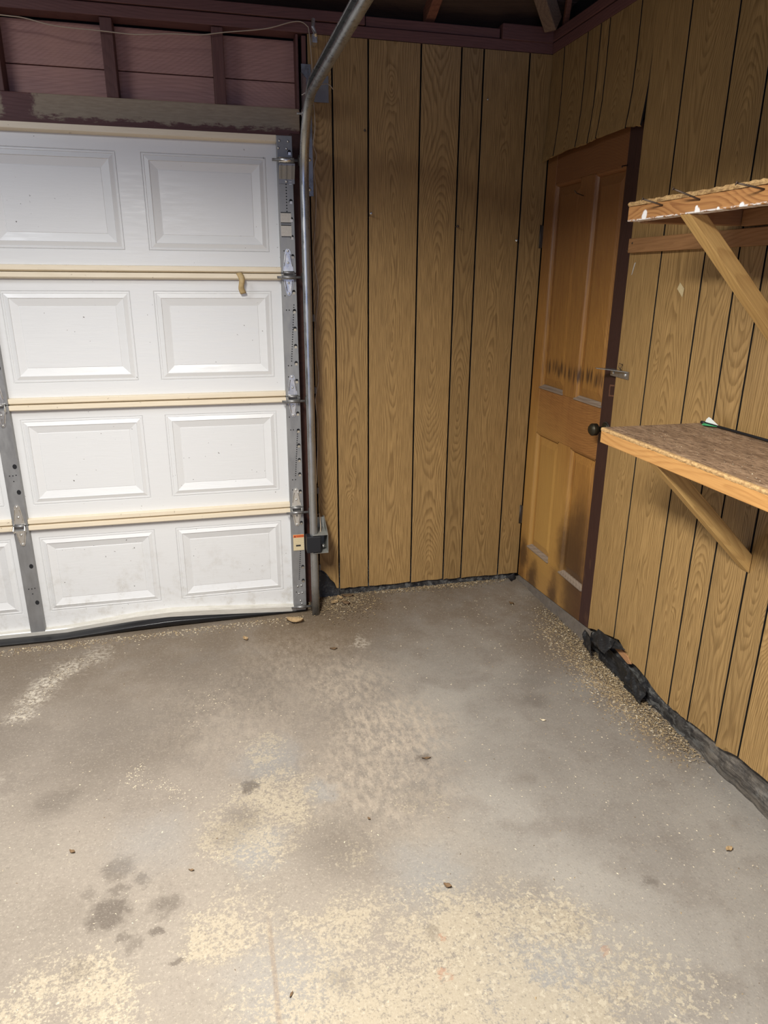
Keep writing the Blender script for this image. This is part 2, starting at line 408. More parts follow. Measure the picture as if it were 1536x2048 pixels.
# the grey coat, cooler on the right
c = k.mix(k.map(nA, .35, .65), (.172, .144, .116, 1), (.238, .204, .168, 1))
c = k.mix(k.map(x, -1.35, -.7), c, k.mix(k.map(nA, .35, .65), (.225, .205, .180, 1), (.300, .278, .245, 1)))
c = k.mix(k.map(nB, .45, .7, 0, .45), c, (.165, .140, .117, 1))
# brown dirt toward the garage door and corner
br = k.math('MULTIPLY', k.map(k.math('ADD', y, k.math('MULTIPLY', k.math('SUBTRACT', nA, .5), .9)), -1.05, -.15), k.map(nB, .25, .6, .35, 1))
c = k.mix(k.math('MULTIPLY', br, .62), c, (.155, .112, .070, 1))
c = k.mix(k.math('MULTIPLY', reg([(-1.15, -.28, .30, .7, 1), (-.95, -.12, .2, .7, 1), (-.12, -.75, .20, .7, .8), (-1.3, -.2, .18, .6, .8)]), .65), c, (.135, .092, .052, 1))
# scoured pinkish pale streaks running from the door corner
st = k.noise(k.mul(p, (1, .45, 1)), 42, 6, .75, .1)
sc = k.math('MULTIPLY', reg([(-1.02, -1.18, .21, .6, 1), (-1.12, -.85, .20, .7, .8), (-1.15, -1.45, .25, .7, .75), (-1.3, -.62, .25, .7, .45), (-1.55, -.95, .3, .7, .35)]), k.map(st, .36, .66))
c = k.mix(k.math('MULTIPLY', sc, .72), c, (.45, .375, .29, 1))
# light bare concrete toward the camera
lt = k.math('MULTIPLY', reg([(-1.30, -2.35, .55, .6, 1), (-1.95, -2.2, .5, .6, .6), (-1.45, -1.75, .35, .7, .6), (-1.1, -1.95, .28, .6, .75), (-2.3, -1.7, .35, .7, .5)]), k.map(nB, .25, .6, .5, 1))
c = k.mix(k.math('MULTIPLY', lt, .85), c, k.mix(nC, (.20, .176, .143, 1), (.31, .272, .222, 1)))
# flaking straw-coloured paint: hard-edged islands, dense where the coat survives
dens = reg([(-1.30, -2.25, .48, .7, .62), (-1.02, -2.12, .28, .6, .66), (-.80, -2.13, .20, .7, .52), (-.70, -2.26, .18, .7, .55), (-1.0, -2.4, .30, .6, .72), (-1.55, -1.55, .24, .7, .62), (-1.45, -1.42, .16, .7, .58), (-1.50, -1.20, .13, .7, .60), (-2.02, -2.12, .28, .6, .60), (-1.65, -1.92, .16, .7, .6), (-1.28, -1.75, .14, .7, .5), (-1.02, -1.55, .14, .7, .45), (-1.2, -1.15, .12, .7, .4)])
fl = k.math('ADD', k.math('ADD', k.math('MULTIPLY', nC, .50), k.math('MULTIPLY', nD, .30)), k.math('MULTIPLY', nB, .30))
fm = k.map(k.math('ADD', fl, k.math('MULTIPLY', dens, .42)), .755, .825)
fm = k.math('MULTIPLY', fm, k.map(dens, .02, .15))
c = k.mix(k.math('MULTIPLY', fm, .72), c, k.mix(nD, (.29, .240, .165, 1), (.42, .365, .272, 1)))
# crisp loose islands where the coat peels on the right
dn2 = reg([(-.80, -2.12, .17, .7, .9), (-.68, -2.26, .16, .7, .85), (-.62, -2.33, .14, .6, .9), (-.85, -2.38, .16, .6, .9), (-1.0, -2.12, .22, .7, .7)])
f2 = k.map(k.math('ADD', k.noise(p, 55, 6, .68), k.math('MULTIPLY', dn2, .18)), .685, .720)
f2 = k.math('MULTIPLY', f2, k.map(dn2, .05, .3))
c = k.mix(k.math('MULTIPLY', f2, .75), c, (.42, .37, .28, 1))
# chalk smear by the garage door, left
ch = k.math('MULTIPLY', reg([(-2.36, -.66, .05, .8, .9), (-2.33, -.56, .05, .8, .9), (-2.27, -.46, .06, .8, .7), (-2.38, -.78, .05, .8, .7), (-2.17, -.38, .06, .8, .5), (-2.47, -1.25, .1, .7, .8), (-1.00, -.52, .05, .7, .6)]), k.map(nC, .42, .58))
c = k.mix(k.math('MULTIPLY', ch, .8), c, (.66, .60, .50, 1))
# dark oil and water stains, each where it lies
stn = reg([(-1.937, -1.640, .040, .5, .8), (-1.945, -1.80, .050, .4, 1), (-1.93, -1.72, .022, .5, .7), (-1.865, -1.70, .020, .5, .8), (-1.80, -1.80, .035, .7, .85), (-1.90, -1.88, .020, .5, .8), (-1.875, -1.91, .022, .5, .6),
           (-1.822, -1.880, .016, .4, 1), (-1.770, -1.975, .014, .4, .9), (-1.553, -1.388, .030, .35, 1), (-1.585, -1.53, .055, .8, .6), (-1.62, -1.58, .06, .8, .45), (-2.18, -1.33, .05, .8, .55), (-2.14, -1.30, .04, .7, .45), (-1.31, -1.70, .11, .8, .5),
           (-.41, -1.13, .05, .7, .6), (-.34, -1.0, .06, .8, .4), (-.7, -1.42, .14, .9, .3), (-.62, -1.5, .12, .9, .3), (-2.0, -1.95, .03, .6, .5), (-2.01, -1.72, .02, .6, .5), (-1.02, -1.55, .06, .8, .3), (-1.12, -2.05, .02, .5, .5), (-1.38, -2.12, .03, .6, .4), (-.95, -1.38, .022, .5, .8), (-.48, -2.03, .02, .5, .6)], pw2)
c = k.mix(k.math('MULTIPLY', stn, k.map(nC, .3, .6, .45, .85)), c, (.085, .068, .055, 1))
# blue-grey film where the coat has gone
bl = reg([(-1.48, -1.26, .10, .8, .5), (-1.55, -1.66, .07, .8, .55), (-1.33, -1.47, .05, .8, .5), (-.92, -2.25, .14, .8, .5), (-1.5, -2.1, .12, .9, .4), (-1.08, -1.87, .10, .8, .45), (-1.85, -1.55, .1, .9, .3)])
c = k.mix(k.math('MULTIPLY', bl, k.map(fm, 0, 1, .9, .2)), c, (.235, .240, .240, 1))
# small rust blots
c = k.mix(reg([(-1.135, -2.16, .012, .5, .6), (-1.1, -2.07, .008, .5, .6), (-.72, -2.2, .011, .4, .45)], pw2), c, (.30, .16, .10, 1))
# saw joint running to the camera
jx = k.math('ABSOLUTE', k.math('SUBTRACT', k.math('ADD', x, k.math('MULTIPLY', nB, .012)), -1.528))
jm = k.math('MULTIPLY', k.map(jx, .009, .003), k.map(y, -1.85, -2.0))
c = k.mix(k.math('MULTIPLY', jm, .45), c, (.20, .145, .10, 1))
# brown soil along the curb and in the corner
so = k.math('MULTIPLY', k.map(k.math('ADD', x, k.math('MULTIPLY', k.math('SUBTRACT', nB, .5), .16)), -.20, -.03), k.math('MULTIPLY', k.map(y, -1.75, -1.45), k.map(y, -.15, -.4)))
so = k.math('MAXIMUM', so, reg([(-1.03, -.07, .14, .7, 1), (-.85, -.05, .10, .7, .8), (-.45, -.02, .10, .8, .6), (-1.2, -.24, .10, .7, .7)]))
c = k.mix(k.math('MULTIPLY', so, .75), c, k.mix(nC, (.085, .062, .040, 1), (.20, .150, .098, 1)))
# mottle of the worn surface
c = k.mix(k.map(nC, .52, .68, 0, .28), c, (.36, .315, .255, 1))
c = k.mix(k.map(nC, .46, .32, 0, .30), c, (.115, .098, .080, 1))
# fine grit
c = k.mix(k.map(nD, .57, .70, 0, .55), c, (.46, .41, .335, 1))
c = k.mix(k.map(nD, .43, .30, 0, .45), c, (.095, .080, .065, 1))
c = k.mix(k.map(k.noise(p, 210, 3, .7), .66, .74, 0, .6), c, (.07, .058, .045, 1))
k.color(c)
k.rough(k.map(nB, .3, .7, .62, .85))
k.bump(k.math('ADD', k.math('MULTIPLY', nC, .5), k.math('ADD', k.math('MULTIPLY', fm, .25), nD)), .35, .004)
M['floor'] = k.m

# labels
def label_mat(name, base, bars):
    k = N(name, .55)
    x, y, z = k.sep(k.obj())
    c = base
    ln = k.math('FRACT', k.math('MULTIPLY', z, 190))
    tx = k.noise(k.comb(k.math('MULTIPLY', x, 900), 0, k.math('FLOOR', k.math('MULTIPLY', z, 190))), 1.0, 2)
    c = k.mix(k.math('MULTIPLY', k.math('MULTIPLY', k.map(ln, .35, .5), k.map(tx, .40, .5)), bars), base, (.16, .14, .12, 1))
    k.color(c); return k.m
M['paper'] = label_mat('printed_paper_label', (.62, .58, .52, 1), .55)
M['paper_cream'] = label_mat('cream_warning_label', (.72, .60, .36, 1), .45)
M['orange'] = plain('orange_label_band', (.75, .16, .04), .5, 0, .05)
M['ink'] = plain('black_label_ink', (.02, .02, .02), .5)

# ------------------------------------------------------------------ room shell
FL = MB().grid(2, 2, lambda u, v: (-5.3+5.6*u, -6.3+6.6*v, 0)).build('floor', M['floor'], normals=False)
tag(FL, 'worn stained concrete garage floor with flaking straw paint', 'floor', kind='structure')

# --- back wall: cavity, studs, sheathing boards, oak printed planks
wb = MB()
wb.box(-5.3, .3, .125, .20, -.05, 2.75)
wb.box(-1.125, .3, .035, .125, .0, 2.56)
WB = wb.build('wall_back', M['black_gap'])
tag(WB, 'back wall with oak print panelling beside the garage door', 'wall', kind='structure')

def dark_sides(o):
    o.data.materials.append(M['black_gap'])          # the grooves of the printed sheet are black
    for f in o.data.polygons:
        if abs(f.normal.x) > .9: f.material_index = 1
def plank(parent, outline, loc, rz=0, th=.006, mat='panel'):
    us = [q[0] for q in outline]; zs = [q[1] for q in outline]
    uc = (min(us)+max(us))/2; zc = (min(zs)+max(zs))/2
    m = MB().prism([(a-uc, b-zc) for a, b in outline], lambda a, b, s: (a, 0 if s == 0 else th, b))
    o = m.build('plank', M[mat], origin=(0, 0, 0), bevel=.0008)
    dark_sides(o); o.parent = parent
    o.rotation_euler = (0, 0, rz)
    if rz == 0: o.location = (uc, loc, zc)
    else: o.location = (loc, -uc, zc)          # u runs along -y on the right wall
    return o
def wav(a, b, z, amp, n=6):
    return [(a+(b-a)*i/n, z+random.uniform(-amp, amp)) for i in range(n+1)]
GX = [-1.105, -1.003, -.846, -.612, -.428, -.3245, -.107, .0155]
for i in range(7):
    a, b = GX[i]+.0035, GX[i+1]-.0035
    if i == 0: a = GX[0]
    zt = 2.561+.0
    if i == 0:
        bot = [(a, .160), (a+.02, .148), (a+.035, .132), (a+.055, .098), (a+.075, .078), (b-.012, .046), (b, .043)]
    else:
        bot = wav(a, b, .043-.004*i*.3, .0035)
    plank(WB, bot+[(b, zt), (a, zt)], 0.0)
# lumber sheathing seen between the cripple studs above the garage door
def board(z0, z1, x0, x1, y=.09, name='plank'):
    m = MB().box(x0, x1, y, y+.022, z0, z1)
    return m.build(name, M['redwood'], WB, bevel=.002)
board(2.402, 2.556, -4.4, -1.145, .092); board(2.250, 2.398, -4.4, -1.145, .090); board(2.10, 2.246, -4.4, -1.145, .094)
for xa in (-1.492, -1.915, -2.335, -2.76, -3.18, -3.6):
    MB().box(xa, xa+.046, 0.004, .09, 2.284, 2.560).build('stud', M['redstud'], WB, origin=(xa+.02, .04, 2.42), bevel=.003)
MB().box(-1.152, -1.142, .01, .09, 2.284, 2.56).build('stud', M['redstud'], WB, origin=(-1.15, .04, 2.42), bevel=.002)
# pale cut edge left of the planks
MB().box(-1.128, -1.110, .004, .03, .16, 2.555).build('stud', M['redstud'], WB, origin=(-1.12, .01, 1.3), bevel=.002)

hd = MB().box(-4.4, -1.145, 0.0, .09, 2.145, 2.284).build('trim_1', M['header'], bevel=.004)
tag(hd, 'dark red timber header over garage door with bare patch', 'beam', kind='structure')
jb = MB().box(-1.196, -1.135, 0.0, .09, 0.0, 2.144).build('trim_2', M['jamb'], origin=(-1.165, .04, 1.07), bevel=.003)
tag(jb, 'dark brown door jamb post behind the garage door track', 'door jamb', kind='structure')
MB().box(-1.196, -1.150, -.055, -.001, 0.0, 2.18).build('stop', M['jamb'], jb, bevel=.003)
pt = MB().box(-5.2, .10, 0.002, .09, 2.563, 2.606).build('trim_3', M['plate'], bevel=.003)
tag(pt, 'dark red double top plate along the back wall', 'top plate', kind='structure')
MB().box(-5.2, -.86, -.004, .09, 2.609, 2.648).build('plank', M['plate'], pt, bevel=.003)
MB().box(-.855, -.25, .010, .09, 2.609, 2.646).build('plank', M['plate'], pt, bevel=.003)
MB().box(-.245, .0, -.006, .09, 2.603, 2.664).build('plank', M['plate'], pt, bevel=.003)
pr = MB().box(0.0, .09, -5.9, .0, 2.563, 2.606).build('trim_4', M['plate_y'], bevel=.003)
tag(pr, 'dark red double top plate along the right wall', 'top plate', kind='structure')
MB().box(-.004, .09, -5.9, -.0, 2.609, 2.650).build('plank', M['plate_y'], pr, bevel=.003)

# --- right wall
wr = MB(); wr.box(.075, .15, -6.2, .1, -.05, 2.75)
wr.box(.03, .075, -6.2, -.815, .0, 2.56); wr.box(.03, .075, -.815, .0, 2.17, 2.56)
WR = wr.build('wall_right', M['black_gap'])
tag(WR, 'right wall with oak print panelling around the wooden door', 'wall', kind='structure')
# above the door: lower edge bows out from the wall
GA = [0.004, .119, .320, .423, .490, .706, .806]
for i in range(6):
    a, b = GA[i]+.0035, GA[i+1]-.0035
    if i == 5: b = .806
    n = 6; m = MB()
    zb = [2.128, 2.136, 2.142, 2.140, 2.146, 2.146, 2.137]
    za, zc_ = zb[i]-.006+.006*i/5, zb[min(i+1, 6)]-.003
    uc, zc = (a+b)/2, 2.35
    prof = [(2.561, 0), (2.40, 0.0), (2.28, -.003), (2.20, -.010), (None, -.018)]
    V = []; F = []
    for s in (0, 1):
        for (zz, off) in prof:
            for q in range(n+1):
                t = q/n; u = a+(b-a)*t
                zz2 = zz if zz is not None else za+(zc_-za)*t+random.uniform(-.003, .003)
                V.append((u-uc, off+.006*s, zz2-zc))
    W = n+1; R = len(prof)
    for s in (0, 1):
        for j in range(R-1):
            for q in range(n):
                o = s*R*W+j*W+q; F.append((o, o+1, o+W+1, o+W))
    for q in range(n):
        F.append((q, q+1, R*W+q+1, R*W+q)); o = (R-1)*W+q; F.append((o, o+1, R*W+o+1, R*W+o))
    for j in range(R-1):
        for q in (0, n):
            o = j*W+q; F.append((o, o+W, R*W+o+W, R*W+o))
    ob = m.add(V, F).build('plank', M['panel'], origin=(0, 0, 0)); dark_sides(ob); ob.parent = WR
    ob.rotation_euler = (0, 0, -PI/2); ob.location = (0, -uc, zc)
# full-height planks right of the door
GB = [.800, 1.006, 1.243, 1.400, 1.512, 1.660, 1.765, 1.972, 2.075, 2.285, 2.52, 2.68, 2.79, 2.94, 3.15, 3.38, 3.6]
BZ = [(.80, .103), (.84, .120), (.90, .135), (.986, .160), (1.05, .172), (1.09, .150), (1.12, .122), (1.17, .128), (1.23, .122), (1.30, .100), (1.392, .088), (1.50, .095), (1.60, .108), (1.655, .113), (1.661, .098), (1.76, .129), (1.90, .140), (4, .14)]
def bz(u):
    for (a, za), (b, zb) in zip(BZ, BZ[1:]):
        if a <= u <= b: return za+(zb-za)*(u-a)/(b-a)
    return .14
for i in range(len(GB)-1):
    a, b = GB[i]+(.0035 if i else 0), GB[i+1]-.0035
    us = [a+(b-a)*q/7 for q in range(8)]
    bot = [(u, bz(u)+random.uniform(-.0025, .0025)) for u in us]
    top = [(b, 2.561), (a, 2.561)] if i else [(b, 2.561), (a+.004, 2.561)]
    plank(WR, bot+top, 0.0, -PI/2)

# --- the other walls, out of the frame, and the roof
wl = MB().box(-5.35, -5.2, -6.3, .2, -.05, 2.75).build('wall_left', M['roofdeck']); tag(wl, 'left wall of dark boards far beyond the garage door', 'wall', kind='structure')
wf = MB().box(-5.35, -3.1, -6.3, -6.15, -.05, 2.75).box(-.7, .15, -6.3, -6.15, -.05, 2.75).box(-3.1, -.7, -6.3, -6.15, 2.3, 2.75).build('wall_front', M['roofdeck'])
tag(wf, 'wall behind the camera with an open doorway', 'wall', kind='structure')
CE = MB().box(-5.35, .2, -6.3, .2, 4.05, 4.1).build('ceiling', M['roofdeck'])
tag(CE, 'dark roof boards above the rafters', 'ceiling', kind='structure')
sl = math.tan(math.radians(24))
for i in range(17):
    y1 = .15-i*.19; y0 = y1-.183
    zf_ = lambda y: 2.74+(.0-y)*sl
    MB().prism([(y0, zf_(y0)), (y1, zf_(y1)), (y1, zf_(y1)+.022), (y0, zf_(y0)+.022)], lambda a, b, s: (-5.3 if s == 0 else .15, a, b)).build('plank', M['roofdeck'], CE)
for i in range(17):
    y1 = -6.3+.15+i*.19; y0 = y1+.183
    if y0 > -3.05: break
    zf2 = lambda y: 2.74+(y+6.15)*sl
    MB().prism([(y0, zf2(y0)), (y1, zf2(y1)), (y1, zf2(y1)+.022), (y0, zf2(y0)+.022)], lambda a, b, s: (-5.3 if s == 0 else .15, a, b)).build('plank', M['roofdeck'], CE)

def rafter(x, w, mat, label, y0=.08, y1=-2.9, h=.09, z0=2.652):
    zf3 = lambda y: z0+(.05-y)*sl*.98
    o = MB().prism([(y0, zf3(y0)), (y1, zf3(y1)), (y1, zf3(y1)+h), (y0, zf3(y0)+h)], lambda a, b, s: (x if s == 0 else x+w, a, b)).build('rafter', M[mat], origin=(x, -.5, 2.9), bevel=.003)
    tag(o, label, 'rafter'); return o
rafter(-.585, .042, 'rafter_red', 'short reddish rafter rising from the middle of the back top plate')
# diagonal brace and pale lath in the corner
o = MB()
P0, P1 = Vector((-.02, -.03, 2.665)), Vector((-.62, -.50, 3.25))
ax = (P1-P0).normalized(); sd = ax.cross(Vector((0, 0, 1))).normalized(); up = sd.cross(ax)
o.prism([(-.028, -.04), (.028, -.04), (.028, .04), (-.028, .04)], lambda a, b, s: (P0 if s == 0 else P1)+sd*a+up*b)
o = o.build('roof_brace', M['rafter'], origin=P0, bevel=.004); tag(o, 'weathered round-edged diagonal roof brace meeting the top plates in the corner', 'brace')
o = MB().prism([(0, 2.652), (.022, 2.652), (.024, 3.05), (.004, 3.05)], lambda a, b, s: (.02+a-(b-2.652)*.12, -.03-s*.02-(b-2.652)*.45, b))
o = o.build('lath', M['rafter_red'], bevel=.001); tag(o, 'thin reddish lath standing in the corner beside the diagonal brace', 'lath')

# --- baseboards: tarred footing under the panels
def footing_back(u, v):
    x_ = -1.13+1.135*u; z_ = -.01+.19*v
    n = math.sin(x_*31)*.005+math.sin(x_*83+v*5)*.003+math.sin(x_*17+v*9)*.004
    return (x_, .018+.006*v+n*.6 - (1-v)*.004, z_)
b = MB().grid(120, 10, footing_back).build('baseboard_back', M['tar'], smooth=True, normals=False)
tag(b, 'black tarred footing strip showing under the back panelling', 'footing', kind='structure')
def footing_right(u, v):
    y_ = -.80-2.6*u
    n = math.sin(y_*27)*.005+math.sin(y_*71+v*5)*.004+math.sin(y_*13+v*11)*.004+math.sin(y_*140+v*17)*.002
    far = min(1, max(0, (-y_-1.4)/.5))
    ridge = math.exp(-((v-.32)/.16)**2)
    z_ = -.01+.19*v
    x_ = .020+.008*v+n*(.8-.45*far)-ridge*(.006+.010*far)
    return (min(x_, .0285), y_, z_)
b = MB().grid(240, 16, footing_right).build('baseboard_right', M['tar'], smooth=True, normals=False)
tag(b, 'rough black curb under the right panelling, greyer toward the front', 'footing', kind='structure')
def thr(u, v):
    y_ = -.005-.80*u
    h = .022+.062*u
    n = math.sin(y_*37)*.002+math.sin(y_*91+v*6)*.0015
    if v < .6: return (.012+n+.006*v, y_, -.01+(h+.01)*v/.6)
    return (.016+(v-.6)/.4*.05, y_, h+n*.5)
b = MB().grid(60, 8, thr).build('baseboard_door', M['threshold'], smooth=False, normals=False)
b.name = 'trim_5'
tag(b, 'dusty grey threshold strip rising under the wooden door', 'threshold', kind='structure')

# ------------------------------------------------------------------ wooden door in the right wall
D1 = empty('door_1', (.015, -.4, .08), 'old four-panel wooden door with dark right stile in the right wall', 'door', kind='structure')
X0, X1 = .016, .052
def dbox(name, y0, y1, z0, z1, mat, x0=X0, x1=X1, bev=.002, par=D1, zb0=None):
    # y0 > y1 ; zb0 allows a sloping bottom
    pts = [(y0, z0), (y1, zb0 if zb0 is not None else z0), (y1, z1), (y0, z1)]
    return MB().prism(pts, lambda a, b, s: (x0 if s == 0 else x1, a, b)).build(name, M[mat], par, origin=((x0+x1)/2, (y0+y1)/2, (z0+z1)/2), bevel=bev)
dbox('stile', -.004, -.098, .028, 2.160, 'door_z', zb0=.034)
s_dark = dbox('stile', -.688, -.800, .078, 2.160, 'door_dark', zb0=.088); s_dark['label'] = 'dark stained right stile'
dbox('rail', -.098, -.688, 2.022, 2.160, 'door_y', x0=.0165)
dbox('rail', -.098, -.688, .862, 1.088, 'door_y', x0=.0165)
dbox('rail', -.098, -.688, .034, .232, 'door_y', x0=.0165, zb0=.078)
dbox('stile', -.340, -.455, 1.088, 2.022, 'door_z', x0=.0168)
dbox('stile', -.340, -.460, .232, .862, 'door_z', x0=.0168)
def dpanel(y0, y1, z0, z1):
    # recessed field with a bevelled surround, one mesh, and a moulding frame
    rec, fld = .036, .026
    m = MB(); i1 = .004; i2 = .045
    def ring(y_in, z_in, xx): return [(xx, y0-y_in, z0+z_in), (xx, y1+y_in, z0+z_in), (xx, y1+y_in, z1-z_in), (xx, y0-y_in, z1-z_in)]
    V = ring(0, 0, rec)+ring(i1+.012, i1+.012, rec)+ring(i2, i2+.01, fld)
    F = []
    for a in (0, 4):
        for q in range(4): F.append((a+q, a+(q+1) % 4, a+4+(q+1) % 4, a+4+q))
    F.append((8, 9, 10, 11))
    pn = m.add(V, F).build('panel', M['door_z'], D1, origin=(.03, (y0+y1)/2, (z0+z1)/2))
    # moulding sticks
    for k_, (p, q) in enumerate((((y0, z0), (y0, z1)), ((y1, z0), (y1, z1)), ((y0, z1), (y1, z1)), ((y0, z0), (y1, z0)))):
        mm = MB(); t = .015
        if k_ == 0: pts = [(0, 0), (-t, 0)]; fn = lambda d, s: None
        if k_ < 2:
            sg = -1 if k_ == 0 else 1; yb = y0 if k_ == 0 else y1
            prof = [(.0175, 0), (.0175, sg*.004), (.024, sg*.008), (.030, sg*t), (rec+.001, sg*t), (rec+.001, 0)]
            mm.prism(prof, lambda a, b_, s: (a, yb+b_, z0 if s == 0 else z1))
            mat = 'door_z'
        else:
            sg = -1 if k_ == 2 else 1; zb_ = z1 if k_ == 2 else z0
            tt = t if k_ == 2 else .018; xf = .0175 if k_ == 2 else .010
            prof = [(xf, 0), (xf, sg*.005), (.022, sg*.010), (.030, sg*tt), (rec+.001, sg*tt), (rec+.001, 0)]
            mm.prism(prof, lambda a, b_, s: (a, y0 if s == 0 else y1, zb_+b_))
            mat = 'door_sill' if k_ == 3 else 'door_y'
        mm.build('moulding', M[mat], pn, origin=(.03, (y0+y1)/2, (z0+z1)/2))
dpanel(-.098, -.340, 1.088, 2.022); dpanel(-.455, -.688, 1.088, 2.022)
dpanel(-.098, -.340, .232, .862); dpanel(-.460, -.688, .232, .862)
kn = MB().lathe([(0, .027), (.006, .027), (.010, .022), (.012, .012), (.034, .011), (.040, .020), (.044, .0255), (.062, .0262), (.066, .025), (.068, .020), (.073, .018), (.0725, .008), (.074, 0)], (.016, -.742, 1.008), (-1, 0, 0), 24).build('knob', M['knob'], D1, smooth=True)
kn['label'] = 'dark aged brass door knob'
MB().lathe([(0, .031), (.003, .031), (.005, .028), (.006, .0)], (.0165, -.742, 1.008), (-1, 0, 0), 24).build('rose', M['iron'], kn)
for zc in (1.80, .385):
    h_ = MB().box(.004, .016, -.006, .001, zc-.05, zc+.05).build('hinge', M['iron'], D1)
    MB().tube([(.004, -.001, zc-.052), (.004, -.001, zc+.052)], .0045, 10).build('pin', M['iron'], h_, smooth=True)
MB().prism([(-.738, 1.145), (-.775, 1.149), (-.775, 1.155), (-.747, 1.153), (-.744, 1.188), (-.775, 1.191), (-.775, 1.197), (-.738, 1.194)], lambda a, b, s: (.0150 if s == 0 else .0162, a, b)).build('latch_mark', M['mark'], D1)
for (yy, zz, dy, dz) in ((-.690, 2.022, -.07, -.02), (-.37, 1.945, -.035, .015)):
    MB().tube([(.02, yy, zz), (-.025, yy+dy*.5, zz+dz*.5), (-.045, yy+dy, zz+dz)], .0022, 6).build('nail', M['nail'], D1, smooth=True)

# latch bracket bridging the door edge and the panel
LB = empty('latch_bracket', (-.004, -.82, 1.25), 'small grey zinc angle bracket across the dark door stile edge', 'bracket')
m = MB()
m.prism([(-.765, 1.262), (-.895, 1.262), (-.895, 1.234), (-.765, 1.236)], lambda a, b, s: (-.0015 if s == 0 else -.004, a, b))
m.prism([(-.735, -.058), (-.75, -.062), (-.80, -.040), (-.895, -.008), (-.895, -.002), (-.765, -.002)], lambda a, b, s: (b, a, 1.262 if s == 0 else 1.2645))
m.build('plate', M['galv'], LB)
for yy in (-.785, -.872):
    MB().lathe([(0, .0075), (.002, .007), (.004, .004), (.0045, 0)], (-.004, yy, 1.2495), (-1, 0, 0), 12).build('screw', M['zinc'], LB, smooth=True)
MB().tube([(-.006, -.842, 1.266), (-.018, -.842, 1.278), (-.012, -.835, 1.292), (-.003, -.845, 1.288), (-.014, -.848, 1.270)], .0016, 6).build('wire_tie', M['nail'], LB, smooth=True)

# ------------------------------------------------------------------ garage door
Hh = .5334; ZB = .0225
J = [ZB+Hh*i for i in range(5)]
GD = empty('door_2', (-2.45, -.12, 0), 'white raised-panel sectional garage door with galvanised stiles and cream joints', 'garage door', kind='structure')
XR = -1.200; XL = -3.700
YS = -.118          # skin plane
cols = [(-1.800, -1.305), (-2.392, -1.893), (-3.007, -2.508), (-3.595, -3.100)]
def zbot(x):        # buckled bottom edge
    pts = [(-3.8, .003), (-2.6, .003), (-2.33, .004), (-2.02, .036), (-1.86, .044), (-1.70, .036), (-1.27, .003), (-1.1, .003)]
    for (a, za), (b, zb) in zip(pts, pts[1:]):
        if a <= x <= b: return za+(zb-za)*(x-a)/(b-a)
    return .003
zr = [(.119, .486), (.640, 1.022), (1.175, 1.548), (1.707, 2.075)]
for s in range(4):
    z0, z1 = J[s], J[s+1]; pz0, pz1 = zr[s]
    if s == 0: z0 = .030
    sec = MB()
    # sheet with four openings
    xs = [XL]
    for a, b_ in sorted(cols): xs += [a, b_]
    xs += [XR]
    zs = [z0, pz0, pz1, z1]
    if s == 0:   # keep bottom edge above the buckled rail
        pass
    for i in range(len(xs)-1):
        for jz in range(3):
            if jz == 1 and i % 2 == 1: continue
            sec.add([(xs[i], YS, zs[jz]), (xs[i+1], YS, zs[jz]), (xs[i+1], YS, zs[jz+1]), (xs[i], YS, zs[jz+1])], [(0, 1, 2, 3)])
    so = sec.build('section', M['white'], GD, solid=.0)
    for (a, b_) in cols:
        # embossed panel: thin outer groove, rising ring, deep bevel, flat field
        rings = [(0, 0), (.0015, .004), (.003, .004), (.0045, -.001), (.006, .0), (.024, .013), (.027, .013), (.060, .032), (.062, .032)]
        # (inset, depth behind the skin)
        rings = [(0, 0), (.002, .0035), (.004, .0), (.010, -.0005), (.011, .002), (.029, -.0045), (.0305, -.0015), (.062, .0075), (.0635, .0060)]
        V = []
        for (i_, d) in rings:
            V += [(a+i_, YS+d, pz0+i_), (b_-i_, YS+d, pz0+i_), (b_-i_, YS+d, pz1-i_), (a+i_, YS+d, pz1-i_)]
        F = []
        for r in range(len(rings)-1):
            for q in range(4): F.append((r*4+q, r*4+(q+1) % 4, r*4+4+(q+1) % 4, r*4+4+q))
        F.append(tuple(range(len(rings)*4-4, len(rings)*4)))
        MB().add(V, F).build('panel', M['white'], so)
# cream folded rails at the joints and top
def cream(z0, z1, y1=-.142, xa=-2.420, xb=-1.262, nm='joint_rail'):
    m = MB()
    m.prism([(YS+.002, z0-.004), (y1+.006, z0), (y1, z0+.004), (y1, z1-.002), (YS+.002, z1)], lambda a, b, s: (xa if s == 0 else xb, a, b))
    return m.build(nm, M['cream'], GD, bevel=.0012)
for (xa, xb) in ((-2.420, -1.262), (-3.638, -2.484)):
    cream(J[4]-.026, J[4]+.002, xa=xa, xb=xb)
    for i in (1, 2, 3):
        cream(J[i]+.0015, J[i]+.026, xa=xa, xb=xb)
        cream(J[i]-.026, J[i]-.0015, xa=xa, xb=xb, y1=-.146)
